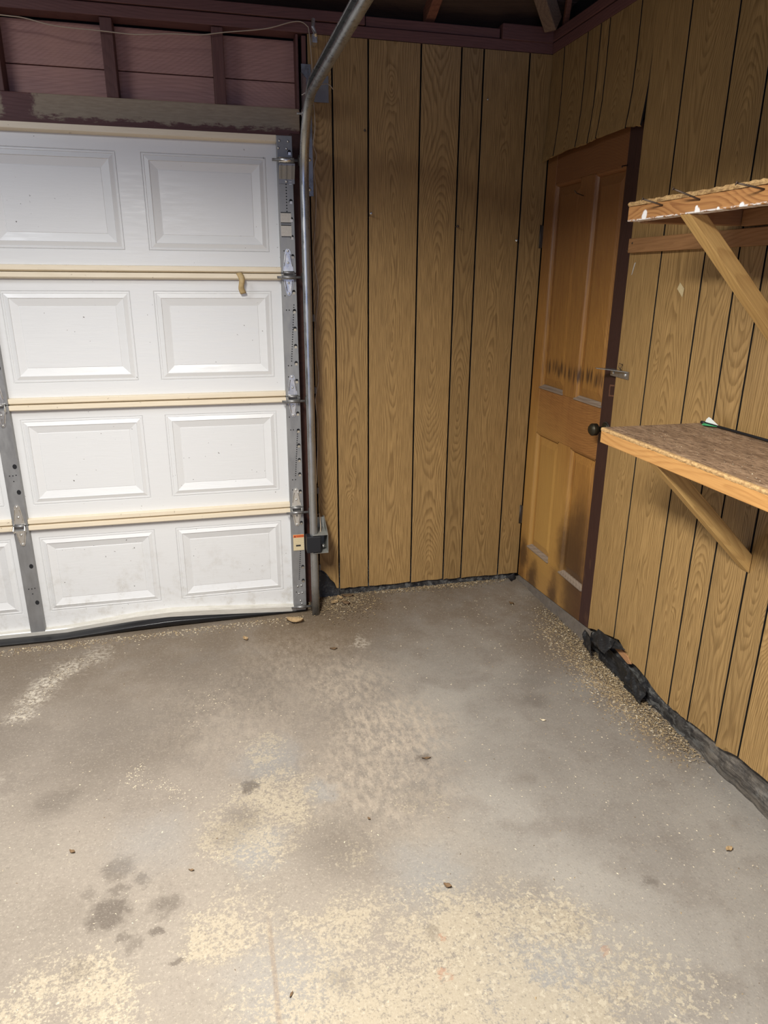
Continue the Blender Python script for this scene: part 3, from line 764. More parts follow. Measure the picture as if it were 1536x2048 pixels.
# stiles, one per section
def stile(xa, xb, z0, z1, holes, dots, nm='stile', ret=True):
    yf = -.147
    o = MB().box(xa, xb, yf, YS, z0, z1).build(nm, M['stile'], GD, bevel=.002)
    hm = MB()
    for (hx, hz, r, st) in holes:
        n = 14
        pts = [(hx+r*.82*math.cos(2*PI*q/n), hz+r*(1.05 if math.sin(2*PI*q/n) > 0 else 1.0)*math.sin(2*PI*q/n)) for q in range(n)]
        hm.prism(pts, lambda a, b, s: (a, yf-.0002 if s else yf-.0009, b))
    for (dx, dz) in dots:
        pts = [(dx+.0028*math.cos(2*PI*q/6), dz+.0028*math.sin(2*PI*q/6)) for q in range(6)]
        hm.prism(pts, lambda a, b, s: (a, yf-.0002 if s else yf-.0009, b))
    if hm.v: hm.build('painted_holes', M['hole'], o)['kind'] = 'stuff'  # dark discs on the stile face, painted as the shade inside the holes
    if ret and holes:
        tm = MB()   # bright bent tongue under each slot
        for (hx, hz, r, st) in holes:
            if not st: continue
            tm.prism([(hx-r*.55, hz-r*1.0), (hx+r*.6, hz-r*1.0), (hx+r*.6, hz+.1*r), (hx-r*.55, hz+.1*r)], lambda a, b, s: (a, yf-.0011-(b-hz+r)/r*.002 if s == 0 else yf-.0009, b))
        if tm.v: tm.build('slot_tongue', M['zinc'], o)['kind'] = 'stuff'
    return o
hx = -1.211
EST = []
for s in range(4):
    z0, z1 = J[s]+.001, J[s+1]-.001
    base = J[s]
    hz = {0: [.075, .150, .225, .365, .455], 1: [.080, .165, .235, .305, .375, .455], 2: [.070, .150, .225, .300, .375, .455], 3: [.068, .145, .215, .285, .36, .47]}[s]
    holes = [(hx, base+q, .0095, True) for q in hz]
    dots = [(-1.231+.0008*q, base+.16+.0105*q) for q in range({0: 20, 1: 22, 2: 24, 3: 22}[s])]
    if s == 3: dots = [(-1.229, base+.235+.0115*q) for q in range(14)]
    dots += [(-1.246, base+.38), (-1.234, base+.38), (-1.246, base+.14), (-1.232, base+.14), (-1.250, base+.44), (-1.247, base+.09)] if s in (1, 2) else [(-1.247, base+.09)]
    EST.append(stile(-1.262, -1.198, z0 if s else .022, z1, holes, dots))
cz = {0: [.16, .34], 1: [.155, .27], 2: [.155, .37], 3: [.16, .35]}
for s in range(4):
    z0, z1 = J[s]+.001, J[s+1]-.001
    holes = [(-2.430-.004, J[s]+q, .0105, False) for q in cz[s]]
    dots = [(-2.447, J[s]+.23), (-2.434, J[s]+.232), (-2.460, J[s]+.23), (-2.447, J[s]+.205)]
    stile(-2.482, -2.420, z0 if s else .022, z1, holes, dots)
    stile(-3.702, -3.638, z0 if s else .022, z1, [], [])
# hinges
def hinge(xc, zj, roller):
    yf = -.1475
    m = MB()
    top = [(-.0225, .008), (.0225, .008), (.012, .088), (.006, .098), (-.006, .098), (-.012, .088)]
    bot = [(-.0225, -.022), (.0225, -.022), (.011, -.082), (.005, -.092), (-.005, -.092), (-.011, -.082)]
    for L in (top, bot):
        m.prism([(xc+a, zj+b) for a, b in L], lambda a, b, s: (a, yf if s == 0 else yf-.003, b))
    # raised ribs
    for sg in (-1, 1):
        for (za, zb, xa_, xb_) in ((.028, .078, .0175, .009), (-.030, -.074, .0165, .008)):
            m.tube([(xc+sg*xa_, yf-.004, zj+za), (xc+sg*xb_, yf-.004, zj+zb)], .0022, 6)
    # folded cheeks
    for sg in (-1, 1):
        m.prism([(yf, .012), (yf-.016, .004), (yf-.030, -.012), (yf-.026, -.024), (yf, -.028)], lambda a, b, s: (xc+sg*.0225+(.0015 if s else -.0015), a, zj+b))
    o = m.build('hinge', M['zinc'], GD)
    MB().tube([(xc-.024, yf-.010, zj+.002), (xc+.024, yf-.010, zj+.002)], .0065, 12).build('knuckle', M['dull_steel'], o, smooth=True)
    sm = MB()
    for zz in (.090, .042, -.040, -.084):
        sm.lathe([(0, .0048), (.003, .0046), (.005, .002)], (xc, yf-.003, zj+zz), (0, -1, 0), 8)
    sm.build('rivets', M['zinc'], o, smooth=True)
    if roller:
        roller_(zj-.017, o)
def roller_(z, parent, y=-.1725, x0=-1.283):
    MB().tube([(x0, y, z), (-1.172, y, z)], .0055, 12).tube([(x0+.02, y, z), (-1.202, y, z)], .0085, 12).build('roller_shaft', M['dull_steel'], parent, smooth=True)
    MB().lathe([(0, .006), (.001, .015), (.003, .021), (.012, .021), (.014, .015), (.015, .006)], (-1.180, y, z), (1, 0, 0), 18).build('roller_wheel', M['iron'], parent, smooth=True)
for i in (1, 2, 3):
    hinge(-1.232, J[i], True); hinge(-2.452, J[i], False)
# top roller fixture
m = MB()
m.prism([(-.1475, 1.975), (-.150, 1.975), (-.150, 1.992), (-.176, 2.040), (-.1765, 2.048), (-.174, 2.050), (-.172, 2.046), (-.1475, 1.996)], lambda a, b, s: (-1.258 if s == 0 else -1.193, a, b))
for xx in (-1.248, -1.226, -1.203):
    m.tube([(xx, -.151, 1.994), (xx, -.1775, 2.042)], .0028, 6)
m.box(-1.256, -1.200, -.170, -.1475, 2.050, 2.054)
tf = m.build('top_bracket', M['dull_steel'], GD)
roller_(2.060, tf, -.176, -1.285)
MB().tube([(-1.258, -.176, 2.060), (-1.196, -.176, 2.060)], .0105, 14).build('roller_sleeve', M['zinc'], tf, smooth=True)
MB().lathe([(0, .006), (.003, .006), (.005, .003)], (-1.228, -.150, 1.984), (0, -1, 0), 8).build('screw', M['zinc'], tf, smooth=True)
sm = MB()
for (xx, zz) in ((-1.250, 2.135), (-1.215, 2.134), (-1.255, 2.108), (-1.222, 2.106)):
    sm.lathe([(0, .005), (.002, .0045), (.003, 0)], (xx, -.147, zz), (0, -1, 0), 8)
sm.build('rivets', M['zinc'], GD, smooth=True)
# bottom bracket
bb = MB().prism([(-1.262, .028), (-1.200, .030), (-1.200, .120), (-1.23, .125), (-1.262, .075)], lambda a, b, s: (a, -.1472 if s == 0 else -.150, b)).build('bottom_bracket', M['stile'], GD, bevel=.001)
roller_(.038, bb, -.168, -1.276)
sm = MB()
for (xx, zz) in ((-1.235, .105), (-1.218, .108), (-1.228, .065), (-1.222, .048), (-1.24, .145), (-1.222, .148)):
    sm.lathe([(0, .0045), (.002, .004), (.003, 0)], (xx, -.150, zz), (0, -1, 0), 8)
sm.build('rivets', M['zinc'], bb, smooth=True)
# buckled bottom rail and black seal
def brail(u, v):
    x_ = -3.70+2.497*u; zb_ = zbot(x_)
    b_ = .012*max(0, (zb_-.003)/.041)
    prof = [(YS, .036), (-.143-b_*.3, .034), (-.147-b_, .030), (-.148-b_, .002), (-.140-b_*.6, 0), (YS, .0)]
    y_, dz = prof[int(round(v*5))]
    return (x_, y_, zb_+dz)
MB().grid(90, 6, brail).build('bottom_rail', M['bottom_rail'], GD, normals=False)
def seal(u, v):
    x_ = -3.70+2.50*u; zb_ = zbot(x_)
    far = min(1, max(0, (-x_-1.2)/1.2))
    hz = zb_+.012
    yf = -.150-.055*far
    th = v*PI
    yy = -.115+(yf+.115)*math.sin(th)**.7
    ztop = hz; zbt = .001
    zz = (ztop+zbt)/2+(ztop-zbt)/2*math.cos(th)
    zz += .004*math.sin(v*PI*5)*math.sin(th)
    return (x_, yy, max(.001, zz))
MB().grid(90, 22, seal).build('bottom_seal', M['rubber'], GD, smooth=True, normals=False)
# labels on the end stile
def label_plate(parent, x0, x1, z0, z1, mat, nm='label', y=-.1474):
    return MB().box(x0, x1, y-.0006, y, z0, z1).build(nm, M[mat], parent, origin=((x0+x1)/2, y, (z0+z1)/2))
for (z0, z1) in ((1.822, 1.866), (1.768, 1.817)):
    lb = label_plate(EST[3], -1.257, -1.212, z0, z1, 'paper')
    MB().box(-1.256, -1.213, -.1486, -.1479, z1-.004, z1).box(-1.256, -1.213, -.1486, -.1479, z0, z0+.0035).build('label_bar', M['ink'], lb)
lb = label_plate(EST[0], -1.254, -1.201, .337, .420, 'paper_cream', y=-.1502)
MB().box(-1.253, -1.202, -.1513, -.1507, .404, .418).build('label_band', M['orange'], lb)
MB().box(-1.241, -1.218, -.1513, -.1507, .358, .366).prism([(-1.249, .406), (-1.241, .406), (-1.245, .416)], lambda a, b, s: (a, -.1516 if s else -.1512, b)).build('label_print', M['ink'], lb)
fc = bpy.data.curves.new('label_text', 'FONT'); fc.body = 'WARNING'; fc.size = .0095; fc.extrude = .0002
fo = bpy.data.objects.new('label_text', fc); COL.objects.link(fo); fo.parent = lb
fo.matrix_parent_inverse = Matrix.Identity(4)
fo.rotation_euler = (PI/2, 0, 0)
fo.location = Vector((-1.239, -.1516, .4075))-Vector(((-1.254-1.201)/2, -.1502, (.337+.420)/2)); fo.data.materials.append(M['ink'])
# tape curl hanging from the first joint rail
def tape(u, v):
    t = v; zc = 1.620-.085*t
    return (-1.455+.024*u+.018*t+.006*math.sin(t*6), -.148-.012*math.sin(t*PI*1.1)-.004*math.sin(u*PI), zc+.006*u)
tp = MB().grid(4, 14, tape).build('tape_strip', M['tape'], solid=.0012, smooth=True)
tag(tp, 'curled strip of yellowed tape hanging off the top garage door joint', 'tape')

# ------------------------------------------------------------------ track
TX = -1.140; TY = -.172
TR = empty('garage_door_track', (TX, TY, 0), 'galvanised steel garage door track curving up from floor to roof', 'track')
path = [(TY, 0.0)]
zc0 = 1.96; Rr = .31
for i in range(1, 13): path.append((TY, zc0*i/12))
for i in range(1, 19):
    th = PI/2*i/18; path.append((TY-Rr*(1-math.cos(th)), zc0+Rr*math.sin(th)))
for i in range(1, 8): path.append((TY-Rr-.32*i, zc0+Rr-.002*i))
# profile: u toward the door side (-x), v toward the inside of the bend (room / down)
prof = [(-.024, -.020), (-.027, -.024), (-.024, -.0275), (-.012, -.029), (-.003, -.026), (0, -.018), (.0012, -.006), (.0012, .006), (0, .018), (-.003, .0255), (-.010, .0305), (-.020, .0325), (-.030, .031), (-.0355, .027), (-.0365, .022), (-.034, .0185)]
V = []; F = []
for i, (yy, zz) in enumerate(path):
    a = path[max(0, i-1)]; b_ = path[min(len(path)-1, i+1)]
    t = Vector((0, b_[0]-a[0], b_[1]-a[1])).normalized()
    nv = Vector((0, -t.z, t.y))          # vertical: -y ; horizontal (t=-y): -z
    for (u, v) in prof: V.append(Vector((TX+u, yy, zz))+nv*v)
n = len(prof)
for i in range(len(path)-1):
    for q in range(n-1): F.append((i*n+q, i*n+q+1, (i+1)*n+q+1, (i+1)*n+q))
MB().add(V, F).build('rail', M['galv'], TR, smooth=True, solid=.0018, normals=False)
# splice lap at the foot of the bend
V = []; F = []
for i, (yy, zz) in enumerate(((TY, 1.88), (TY, 1.955))):
    for (u, v) in prof[7:14]: V.append((TX+u*1.02, yy-v*1.06-.0008, zz))
for q in range(6): F.append((q, q+1, 7+q+1, 7+q))
# flag bracket holding the bend against the jamb
fb = MB()
fb.box(-1.134, -1.094, -.006, -.003, 1.945, 2.45)
fb.box(-1.136, -1.133, -.15, -.003, 2.02, 2.16)
fb.prism([(-.003, 2.28), (-.11, 2.28), (-.16, 2.33), (-.16, 2.36), (-.003, 2.42)], lambda a, b, s: (-1.136 if s == 0 else -1.133, a, b))
fb.build('flag_bracket', M['galv'], TR)
fp = MB().box(-1.095, -1.020, -.007, -.004, 2.312, 2.412).build('wall_plate', M['dull_steel'], TR)
sm = MB()
for (xx, zz) in ((-1.118, 2.19), (-1.108, 2.09), (-1.120, 2.03), (-1.112, 1.972), (-1.10, 2.29)):
    MB().lathe([(0, .008), (.003, .0078), (.006, .004), (.0065, 0)], (xx, -.006, zz), (0, -1, 0), 8).build('bolt', M['zinc'], TR, smooth=True)
for zz in (.22, .62, 1.10, 1.42):
    MB().box(-1.138, -1.122, -.150, -.002, zz, zz+.030).build('track_bracket', M['iron'], TR)
MB().tube([(-1.085, -.05, 2.60), (-1.088, -.055, 2.57), (-1.080, -.060, 2.545), (-1.076, -.05, 2.535)], .008, 8).box(-1.092, -1.072, -.06, .0, 2.515, 2.545).build('hook_bolt', M['zinc'], TR, smooth=False)
MB().lathe([(0, .010), (.006, .010), (.008, .016), (.010, .016), (.012, .005), (.03, .005)], (-1.150, -.185, 2.230), (-1, 0, 0), 10).build('bolt', M['zinc'], TR, smooth=True)

# safety sensor at the foot of the track
SN = empty('safety_sensor', (-1.14, -.20, .39), 'black garage door safety sensor in open grey metal bracket low on track', 'sensor')
m = MB()
yb, yf = -.10, -.215; t = .002
m.box(-1.165, -1.094, yf, yb, .338, .340); m.box(-1.165, -1.094, yf, yb, .430, .432)
m.prism([(yf, .338), (yb, .338), (yb+.05, .40), (yb+.05, .475), (yb, .490), (yf, .432)], lambda a, b, s: (-1.094 if s == 0 else -1.092, a, b))
m.box(-1.165, -1.094, yb-.002, yb, .338, .485)
m.build('bracket', M['grey_plastic'], SN)
MB().box(-1.196, -1.128, -.222, -.165, .345, .427).build('housing', M['black_plastic'], SN, bevel=.003)
MB().lathe([(0, .010), (.004, .010), (.006, .005), (.012, .005)], (-1.112, -.175, .362), (0, -1, 0), 10).build('wing_nut', M['zinc'], SN, smooth=True)

# bell wire: along the header boards, down the panel edge to the sensor
wp = [(-4.2, -.012, 2.56), (-3.4, -.012, 2.50), (-2.7, -.012, 2.545), (-2.264, -.012, 2.533), (-2.179, -.012, 2.529), (-2.075, -.012, 2.512), (-1.914, -.012, 2.508), (-1.785, -.012, 2.505), (-1.652, -.012, 2.517), (-1.536, -.012, 2.522), (-1.438, -.012, 2.538), (-1.277, -.012, 2.562), (-1.175, -.012, 2.592), (-1.130, -.010, 2.598), (-1.105, -.010, 2.585), (-1.098, -.010, 2.568), (-1.090, -.010, 2.466), (-1.088, -.012, 2.35), (-1.081, -.010, 2.225), (-1.091, -.010, 2.15), (-1.078, -.010, 2.105), (-1.091, -.010, 2.045), (-1.083, -.010, 1.971), (-1.088, -.010, 1.85), (-1.100, -.010, 1.723), (-1.094, -.010, 1.64), (-1.083, -.010, 1.552), (-1.097, -.010, 1.42), (-1.102, -.010, 1.283), (-1.091, -.010, 1.18), (-1.094, -.010, 1.12), (-1.108, -.010, 1.048), (-1.099, -.010, .93), (-1.104, -.010, .80), (-1.112, -.010, .649), (-1.120, -.012, .52), (-1.118, -.04, .475), (-1.115, -.10, .50), (-1.118, -.15, .455), (-1.122, -.17, .430)]
def smoothpath(P, k=5):
    P = [Vector(p) for p in P]; out = []
    for i in range(len(P)-1):
        p0, p1, p2, p3 = P[max(0, i-1)], P[i], P[i+1], P[min(len(P)-1, i+2)]
        for q in range(k):
            t = q/k
            out.append(.5*((2*p1)+(p2-p0)*t+(2*p0-5*p1+4*p2-p3)*t*t+(3*p1-p0-3*p2+p3)*t**3))
    out.append(P[-1]); return out
o = MB().tube(smoothpath(wp), .0022, 6).build('bell_wire', M['wire'], smooth=True)
tag(o, 'thin tan wire strung over the garage door and down to the sensor', 'wire')
o = MB().tube(smoothpath([(-1.165, -.235, 2.285), (-1.13, -.24, 2.305), (-1.09, -.18, 2.335), (-1.03, -.06, 2.37), (-1.0, -.01, 2.362)]), .0018, 6).build('loose_wire', M['wire_white'], smooth=True)
tag(o, 'short pale loose wire looped over the bend of the track', 'wire')

# ------------------------------------------------------------------ shelves
def beam(P0, P1, w, h, sidevec, mat, name, parent, cut0=None, cut1=None, bevel=.002):
    """box along P0->P1 with local z along the length so the grain follows it"""
    P0, P1 = Vector(P0), Vector(P1)
    L = (P1-P0).length; zax = (P1-P0).normalized(); xax = Vector(sidevec); xax = (xax-zax*xax.dot(zax)).normalized(); yax = zax.cross(xax)
    m = MB().box(-w/2, w/2, -h/2, h/2, 0, L)
    me_o = m.build(name, M[mat], origin=(0, 0, 0), bevel=bevel)
    R = Matrix((xax, yax, zax)).transposed().to_4x4()
    wl_ = Vector((0, 0, 0)); q = parent
    while q: wl_ += Vector(q.location); q = q.parent
    me_o.parent = parent
    me_o.matrix_local = Matrix.Translation(P0-wl_) @ R
    return me_o
def brace(outline, y0, y1, parent):
    a, b, c, d = [Vector((u, 0, v)) for u, v in outline]
    zax = ((c+d)-(a+b)).normalized(); yax = Vector((0, 1, 0)); xax = yax.cross(zax)
    R = Matrix((xax, yax, zax)).transposed()
    o0 = (a+b+c+d)/4+Vector((0, (y0+y1)/2, 0))
    m = MB().prism(outline, lambda u, v, s: R.transposed() @ (Vector((u, y0 if s == 0 else y1, v))-o0))
    o = m.build('brace', M['fir_brace'], origin=(0, 0, 0), bevel=.002)
    o.parent = parent; o.matrix_local = Matrix.Translation(o0-Vector(parent.location)) @ R.to_4x4()
    return o
# upper shelf
US = empty('wooden_shelf', (-.15, -2.0, 1.80), 'upper wall shelf of chipboard with paint-spotted front board and bent nails', 'shelf')
yA, yB = -1.392, -3.05
MB().box(-.386, -.348, yB, yA, 1.7640, 1.8035).build('front_board', M['fir_front_upper'], US, origin=(-.367, -2.0, 1.784), bevel=.002)
tb = MB(); nn = 60
def tb_edge(u, v):  # rough chipboard slab, front edge crumbly
    y_ = yA-.002+(yB-yA)*u
    j_ = random.uniform(-.0025, .0025)
    prof = [(-.002, 1.8038), (-.388+j_, 1.8038), (-.390+j_*1.5, 1.809), (-.388+j_, 1.8148+random.uniform(-.0015, .0015)), (-.002, 1.8155)]
    a = prof[int(round(v*4))]
    return (a[0], y_, a[1])
tb.grid(140, 5, tb_edge)
tb.add([(-.002, yA-.002, 1.8038), (-.388, yA-.002, 1.8038), (-.388, yA-.002, 1.815), (-.002, yA-.002, 1.815)], [(0, 1, 2, 3)])
tbo = tb.build('board', M['chip_edge'], US)
for yy in (-1.672, -2.72):
    MB().box(-.346, -.002, (yA-.040 if yy > -2 else yy-.04), (yA-.002 if yy > -2 else yy-.002), 1.760, 1.8032).build('arm', M['fir_arm'], US, origin=(-.13, yy, 1.78), bevel=.002)
    brace([(-.385, 1.7635), (-.332, 1.7635), (-.0015, 1.452), (-.0015, 1.395)], yy, yy+.040, US)
MB().box(-.038, -.002, yB, -1.436, 1.757, 1.8032).build('ledger', M['fir_dark_y'], US, origin=(-.02, -2.2, 1.77), bevel=.002)
# nails bent out of the front board
def nailat(p0, d, L, par, head=True, r=.0022, bend=None):
    p0 = Vector(p0); d = Vector(d).normalized(); e = p0+d*L
    m = MB().tube([p0, p0+d*L*.5, e], r, 7)
    if head: m.lathe([(0, .0052), (.0015, .0052), (.002, .003)], e, d, 9)
    return m.build('nail', M['nail'], par, smooth=True)
nailat((-.386, -1.556, 1.7935), (-.85, .45, .30), .055, US)
nailat((-.386, -1.708, 1.7930), (-.85, .45, .38), .070, US)
nailat((-.386, -1.923, 1.7935), (-.85, .40, .22), .060, US)
# cleat below the upper shelf
CL = empty('wooden_cleat', (-.012, -2.0, 1.727), 'narrow fir cleat nailed to the panelling just below the upper shelf', 'cleat')
MB().box(-.022, -.0005, -3.05, -.822, 1.702, 1.752).build('board', M['fir_dark_y'], CL, origin=(-.012, -2.0, 1.727), bevel=.002)
nailat((-.02, -.826, 1.708), (-.2, 1, .15), .012, CL, head=False, r=.0016)
MB().lathe([(0, .004), (.001, .0035)], (-.0222, -.848, 1.735), (-1, 0, 0), 8).build('nail', M['nail'], CL)
# lower shelf
LS = empty('wooden_shelf', (-.19, -2.1, 1.13), 'lower wall shelf of dusty chipboard with orange fir front edge', 'shelf')
yA = -1.372
MB().box(-.386, -.348, yB, yA, 1.110, 1.1475).build('front_board', M['fir_y'], LS, origin=(-.367, -2.1, 1.13), bevel=.002)
ed = MB()
def ed_edge(u, v):
    y_ = yA+(yB-yA)*u; j_ = random.uniform(-.001, .001)
    prof = [(-.380, 1.1478), (-.3865+j_, 1.1478), (-.388+j_*1.5, 1.153), (-.385+j_, 1.158), (-.378, 1.1585)]
    a = prof[int(round(v*4))]; return (a[0], y_, a[1])
bo = MB().box(-.382, -.002, yB, yA, 1.1478, 1.1583).build('board', M['chip_top'], LS, bevel=.0008)
ed.grid(160, 5, ed_edge).add([(-.002, yA+.0008, 1.1478), (-.386, yA+.0008, 1.1478), (-.385, yA+.0008, 1.158), (-.002, yA+.0008, 1.158)], [(0, 1, 2, 3)]).build('chip_edge', M['chip_edge'], bo)
brace([(-.384, 1.1095), (-.318, 1.1095), (-.0015, .803), (-.0015, .742)], -1.672, -1.632, LS)
MB().box(-.346, -.002, -1.629, -1.592, 1.1115, 1.1475).build('arm', M['fir_arm'], LS, origin=(-.17, -1.65, 1.09), bevel=.002)
MB().box(-.038, -.002, yB, -1.672, 1.072, 1.110).build('ledger', M['fir_dark_y'], LS, origin=(-.02, -2.4, 1.09), bevel=.002)
for (yy, zz) in ((-1.628, 1.088), (-1.60, .80)):
    pass

# arrow lying against the wall on the lower shelf
AR = empty('arrow', (-.02, -1.45, 1.163), 'black arrow with green and white vanes lying on the lower shelf', 'arrow')
A0, A1 = Vector((-.032, -1.388, 1.1645)), Vector((-.012, -2.10, 1.1645))
MB().tube([A0+(A1-A0)*.02, A1], .0042, 10).build('shaft', M['black_plastic'], AR, smooth=True)
MB().tube([A0, A0+(A1-A0)*.025], .005, 10).build('nock', M['black_plastic'], AR, smooth=True)
axd = (A1-A0).normalized()
M['vane_white'] = plain('white_vane', (.85, .85, .83), .5, 0, .05)
M['vane_green'] = plain('green_vane', (.03, .42, .15), .45, 0, .1)
for (dirv, mt) in ((Vector((-.15, 0, 1)), 'vane_white'), (Vector((-.93, 0, -.05)), 'vane_green'), (Vector((.7, 0, .2)), 'vane_white')):
    dv = dirv.normalized(); h_ = .019 if mt == 'vane_white' else .021
    if dirv.x > 0: h_ = .010
    pts = [(.018, 0), (.024, .55), (.034, 1), (.042, .93), (.078, 0)]
    sd = axd.cross(dv).normalized()*.0005
    MB().prism(pts, lambda a, b, s: A0+axd*a+dv*(.004+h_*b)+(sd if s else -sd)).build('vane', M[mt], AR)

# ------------------------------------------------------------------ small things on the walls
def wall_nail(p, d, L, label, mat='zinc', grp='nails left in the back panelling', r=.0025, hr=.006):
    p = Vector(p); d = Vector(d).normalized(); e = p+d*L
    o = MB().tube([p-d*.004, e], r, 8).lathe([(-.001, hr), (.0015, hr), (.002, hr*.5)], e, d, 10).build('nail', M[mat], origin=p, smooth=True)
    tag(o, label, 'nail', grp)
wall_nail((-.842, 0, 1.872), (.05, -1, .25), .035, 'bright screw sticking out of the second back panel groove from the track')
wall_nail((-.427, 0, 1.836), (.1, -1, .0), .022, 'small dark nail in the groove left of the narrow back plank', 'nail')
wall_nail((-.116, 0, 1.775), (-.5, -1, .3), .022, 'small pale nail near the right edge of the back panelling')
wall_nail((-.300, 0, 2.366), (0, -1, 0), .006, 'tiny pale pin high on the wide right back plank', 'zinc', None, .002, .004)
wall_nail((-.862, 0, 2.215), (0, -1, 0), .004, 'dark nail head high beside the long back panel groove', 'nail', None, .002, .005)
o = MB().prism([(-1.124, 1.577), (-1.136, 1.598), (-1.162, 1.578), (-1.158, 1.550)], lambda a, b, s: (-.0008 if s == 0 else -.0018, a, b)).build('tape_scrap', M['tape_pale'])
tag(o, 'pale diamond-shaped scrap of tape on the panelling under the cleat', 'tape')
o = MB().prism([(-.845, 1.665), (-.853, 1.668), (-.836, 1.625), (-.832, 1.622)], lambda a, b, s: (-.0008 if s == 0 else -.0018, a, b)).build('tape_scrap', M['wire_white'])
tag(o, 'small white paint scrape beside the dark door stile below the cleat', 'scrap')

# crumpled tar paper sticking out of the curb
def flap(name, quad, label, seed, amp=.012, nu=12, nv=9, mat='tarpaper', fold=0):
    rnd = random.Random(seed)
    c00, c10, c11, c01 = [Vector(q) for q in quad]
    ph = [rnd.uniform(0, 6) for _ in range(6)]
    def fn(u, v):
        p = c00*(1-u)*(1-v)+c10*u*(1-v)+c11*u*v+c01*(1-u)*v
        n = math.sin(u*5+ph[0]+v*2)*.6+math.sin(v*7+ph[1]+u*3)*.5+math.sin(u*13+v*9+ph[2])*.3
        e = 1 if 0 < u < 1 and 0 < v < 1 else .6
        return p+Vector((-1, .2, .3))*amp*n*e+Vector((-1, 0, 0))*fold*math.sin(v*PI)
    o = MB().grid(nu, nv, fn).build(name, M[mat], solid=.002)
    tag(o, label, 'tar paper', None); return o
flap('tar_paper', [(-.012, -.800, .022), (-.040, -.925, .020), (-.045, -.905, .110), (-.020, -.800, .098)], 'crumpled black tar paper lump at the foot of the dark door stile', 3, .010)
flap('tar_paper', [(-.045, -.885, .100), (-.050, -1.035, .105), (-.030, -1.065, .182), (-.035, -.935, .172)], 'folded black tar paper flap leaning on the panelling right of the door', 5, .007)
flap('tar_paper', [(-.040, -1.020, .150), (-.030, -1.045, .138), (-.020, -1.125, .172), (-.030, -1.05, .184)], 'narrow pointed tar paper tongue at the tip of the folded flap', 9, .003, 8, 4)
flap('tar_paper', [(.002, -.915, .006), (-.004, -1.155, .006), (.006, -1.155, .085), (.002, -.915, .098)], 'long low band of tar paper along the curb under the torn panel', 8, .006, 16, 8)
flap('tar_paper', [(-.020, -1.140, .010), (-.018, -1.270, .008), (-.016, -1.288, .085), (-.018, -1.160, .104)], 'ribbed black tar paper roll bulging from the curb below the third groove', 12, .011, 14, 9)
o = MB().prism([(-1.00, .128), (-1.13, .108), (-1.15, .118), (-1.12, .140), (-1.02, .150)], lambda a, b, s: (-.004 if s == 0 else .004, a, b)).build('wood_splinter', M['splinter'], origin=(0, -1.07, .13), bevel=.001)
tag(o, 'torn brown panel splinter under the folded tar paper flap', 'splinter')
flap('tar_paper', [(-1.112, -.012, .004), (-1.000, -.010, .004), (-1.010, .012, .060), (-1.108, .012, .150)], 'black tar paper behind the broken corner of the back panelling', 21, .004, 8, 8)
flap('tar_paper', [(-.035, -.035, .002), (-.004, -.012, .002), (-.006, -.004, .038), (-.05, -.01, .022)], 'small curl of tar paper in the far corner by the wooden door', 23, .005, 6, 6)

# ------------------------------------------------------------------ debris
def leaf(x_, y_, L, W, rz, label, mat='leaf', curl=.25, grp=None, name='dry_leaf', cat='leaf'):
    def fn(u, v):
        t = v*2-1; w_ = W*.5*(1-t*t)**.6*(u*2-1)
        a = Vector((w_, t*L*.5, .002+abs(u*2-1)*W*curl+L*.12*t*t+.0015*math.sin(v*9+u*4)))
        return Matrix.Rotation(rz, 3, 'Z') @ a + Vector((x_, y_, 0))
    o = MB().grid(5, 9, fn).build(name, M[mat], solid=.0008, smooth=True, origin=(x_, y_, 0)); tag(o, label, cat, grp); return o
leaf(-1.042, -1.919, .024, .014, .9, 'small dark brown leaf curled on the straw paint near the camera')
leaf(-.186, -1.985, .026, .015, 1.9, 'tan dry leaf lying on grey concrete near the lower right', 'leaf_tan')
leaf(-.94, -1.383, .035, .008, 1.5, 'thin dark twig-like leaf on the grey middle of the floor')
leaf(-1.515, -.378, .030, .020, .5, 'pale tan husk on the dirt in front of the garage door', 'leaf_tan', .5)
leaf(-2.076, -1.551, .020, .010, .9, 'dark leaf crumb on the left of the floor above the oil stains')
leaf(-1.20, -1.62, .012, .007, .4, 'tiny dark leaf crumb beside the bare patch mid floor')
leaf(-.44, -1.27, .024, .009, 1.0, 'pale slender wood shaving on the grey concrete before the shelves', 'chip_pale', .2, name='wood_shaving', cat='shaving')
leaf(-.965, -.030, .060, .028, 1.4, 'brown dead leaf against the broken back panel corner', 'leaf', .3)
leaf(-1.010, -.045, .042, .028, .3, 'tan curled leaf in the litter beside the track foot', 'leaf_tan', .35)
leaf(-1.045, -.090, .050, .032, 2.2, 'tan dead leaf before the track foot litter', 'leaf_tan', .3)
leaf(-.99, -.115, .045, .028, .9, 'brown crumpled leaf on the dirt by the back corner', 'leaf', .4)
leaf(-1.27, -.255, .085, .05, 1.2, 'pale straw tuft on the floor just below the door bottom bracket', 'leaf_tan', .3, name='straw_tuft', cat='straw')
leaf(-1.13, -.555, .035, .016, 1.4, 'dark leaf scrap on the brown dirt before the corner')
leaf(-.15, -.30, .03, .02, .4, 'small dark litter clump on the floor before the wooden door')
leaf(-1.50, -2.13, .016, .005, 2.6, 'dark sliver at the bottom of the floor beside the saw joint')
leaf(-1.735, -1.70, .017, .006, 1.2, 'dark sliver of bark right of the oil stains')
for (bx, by) in ():
    pass

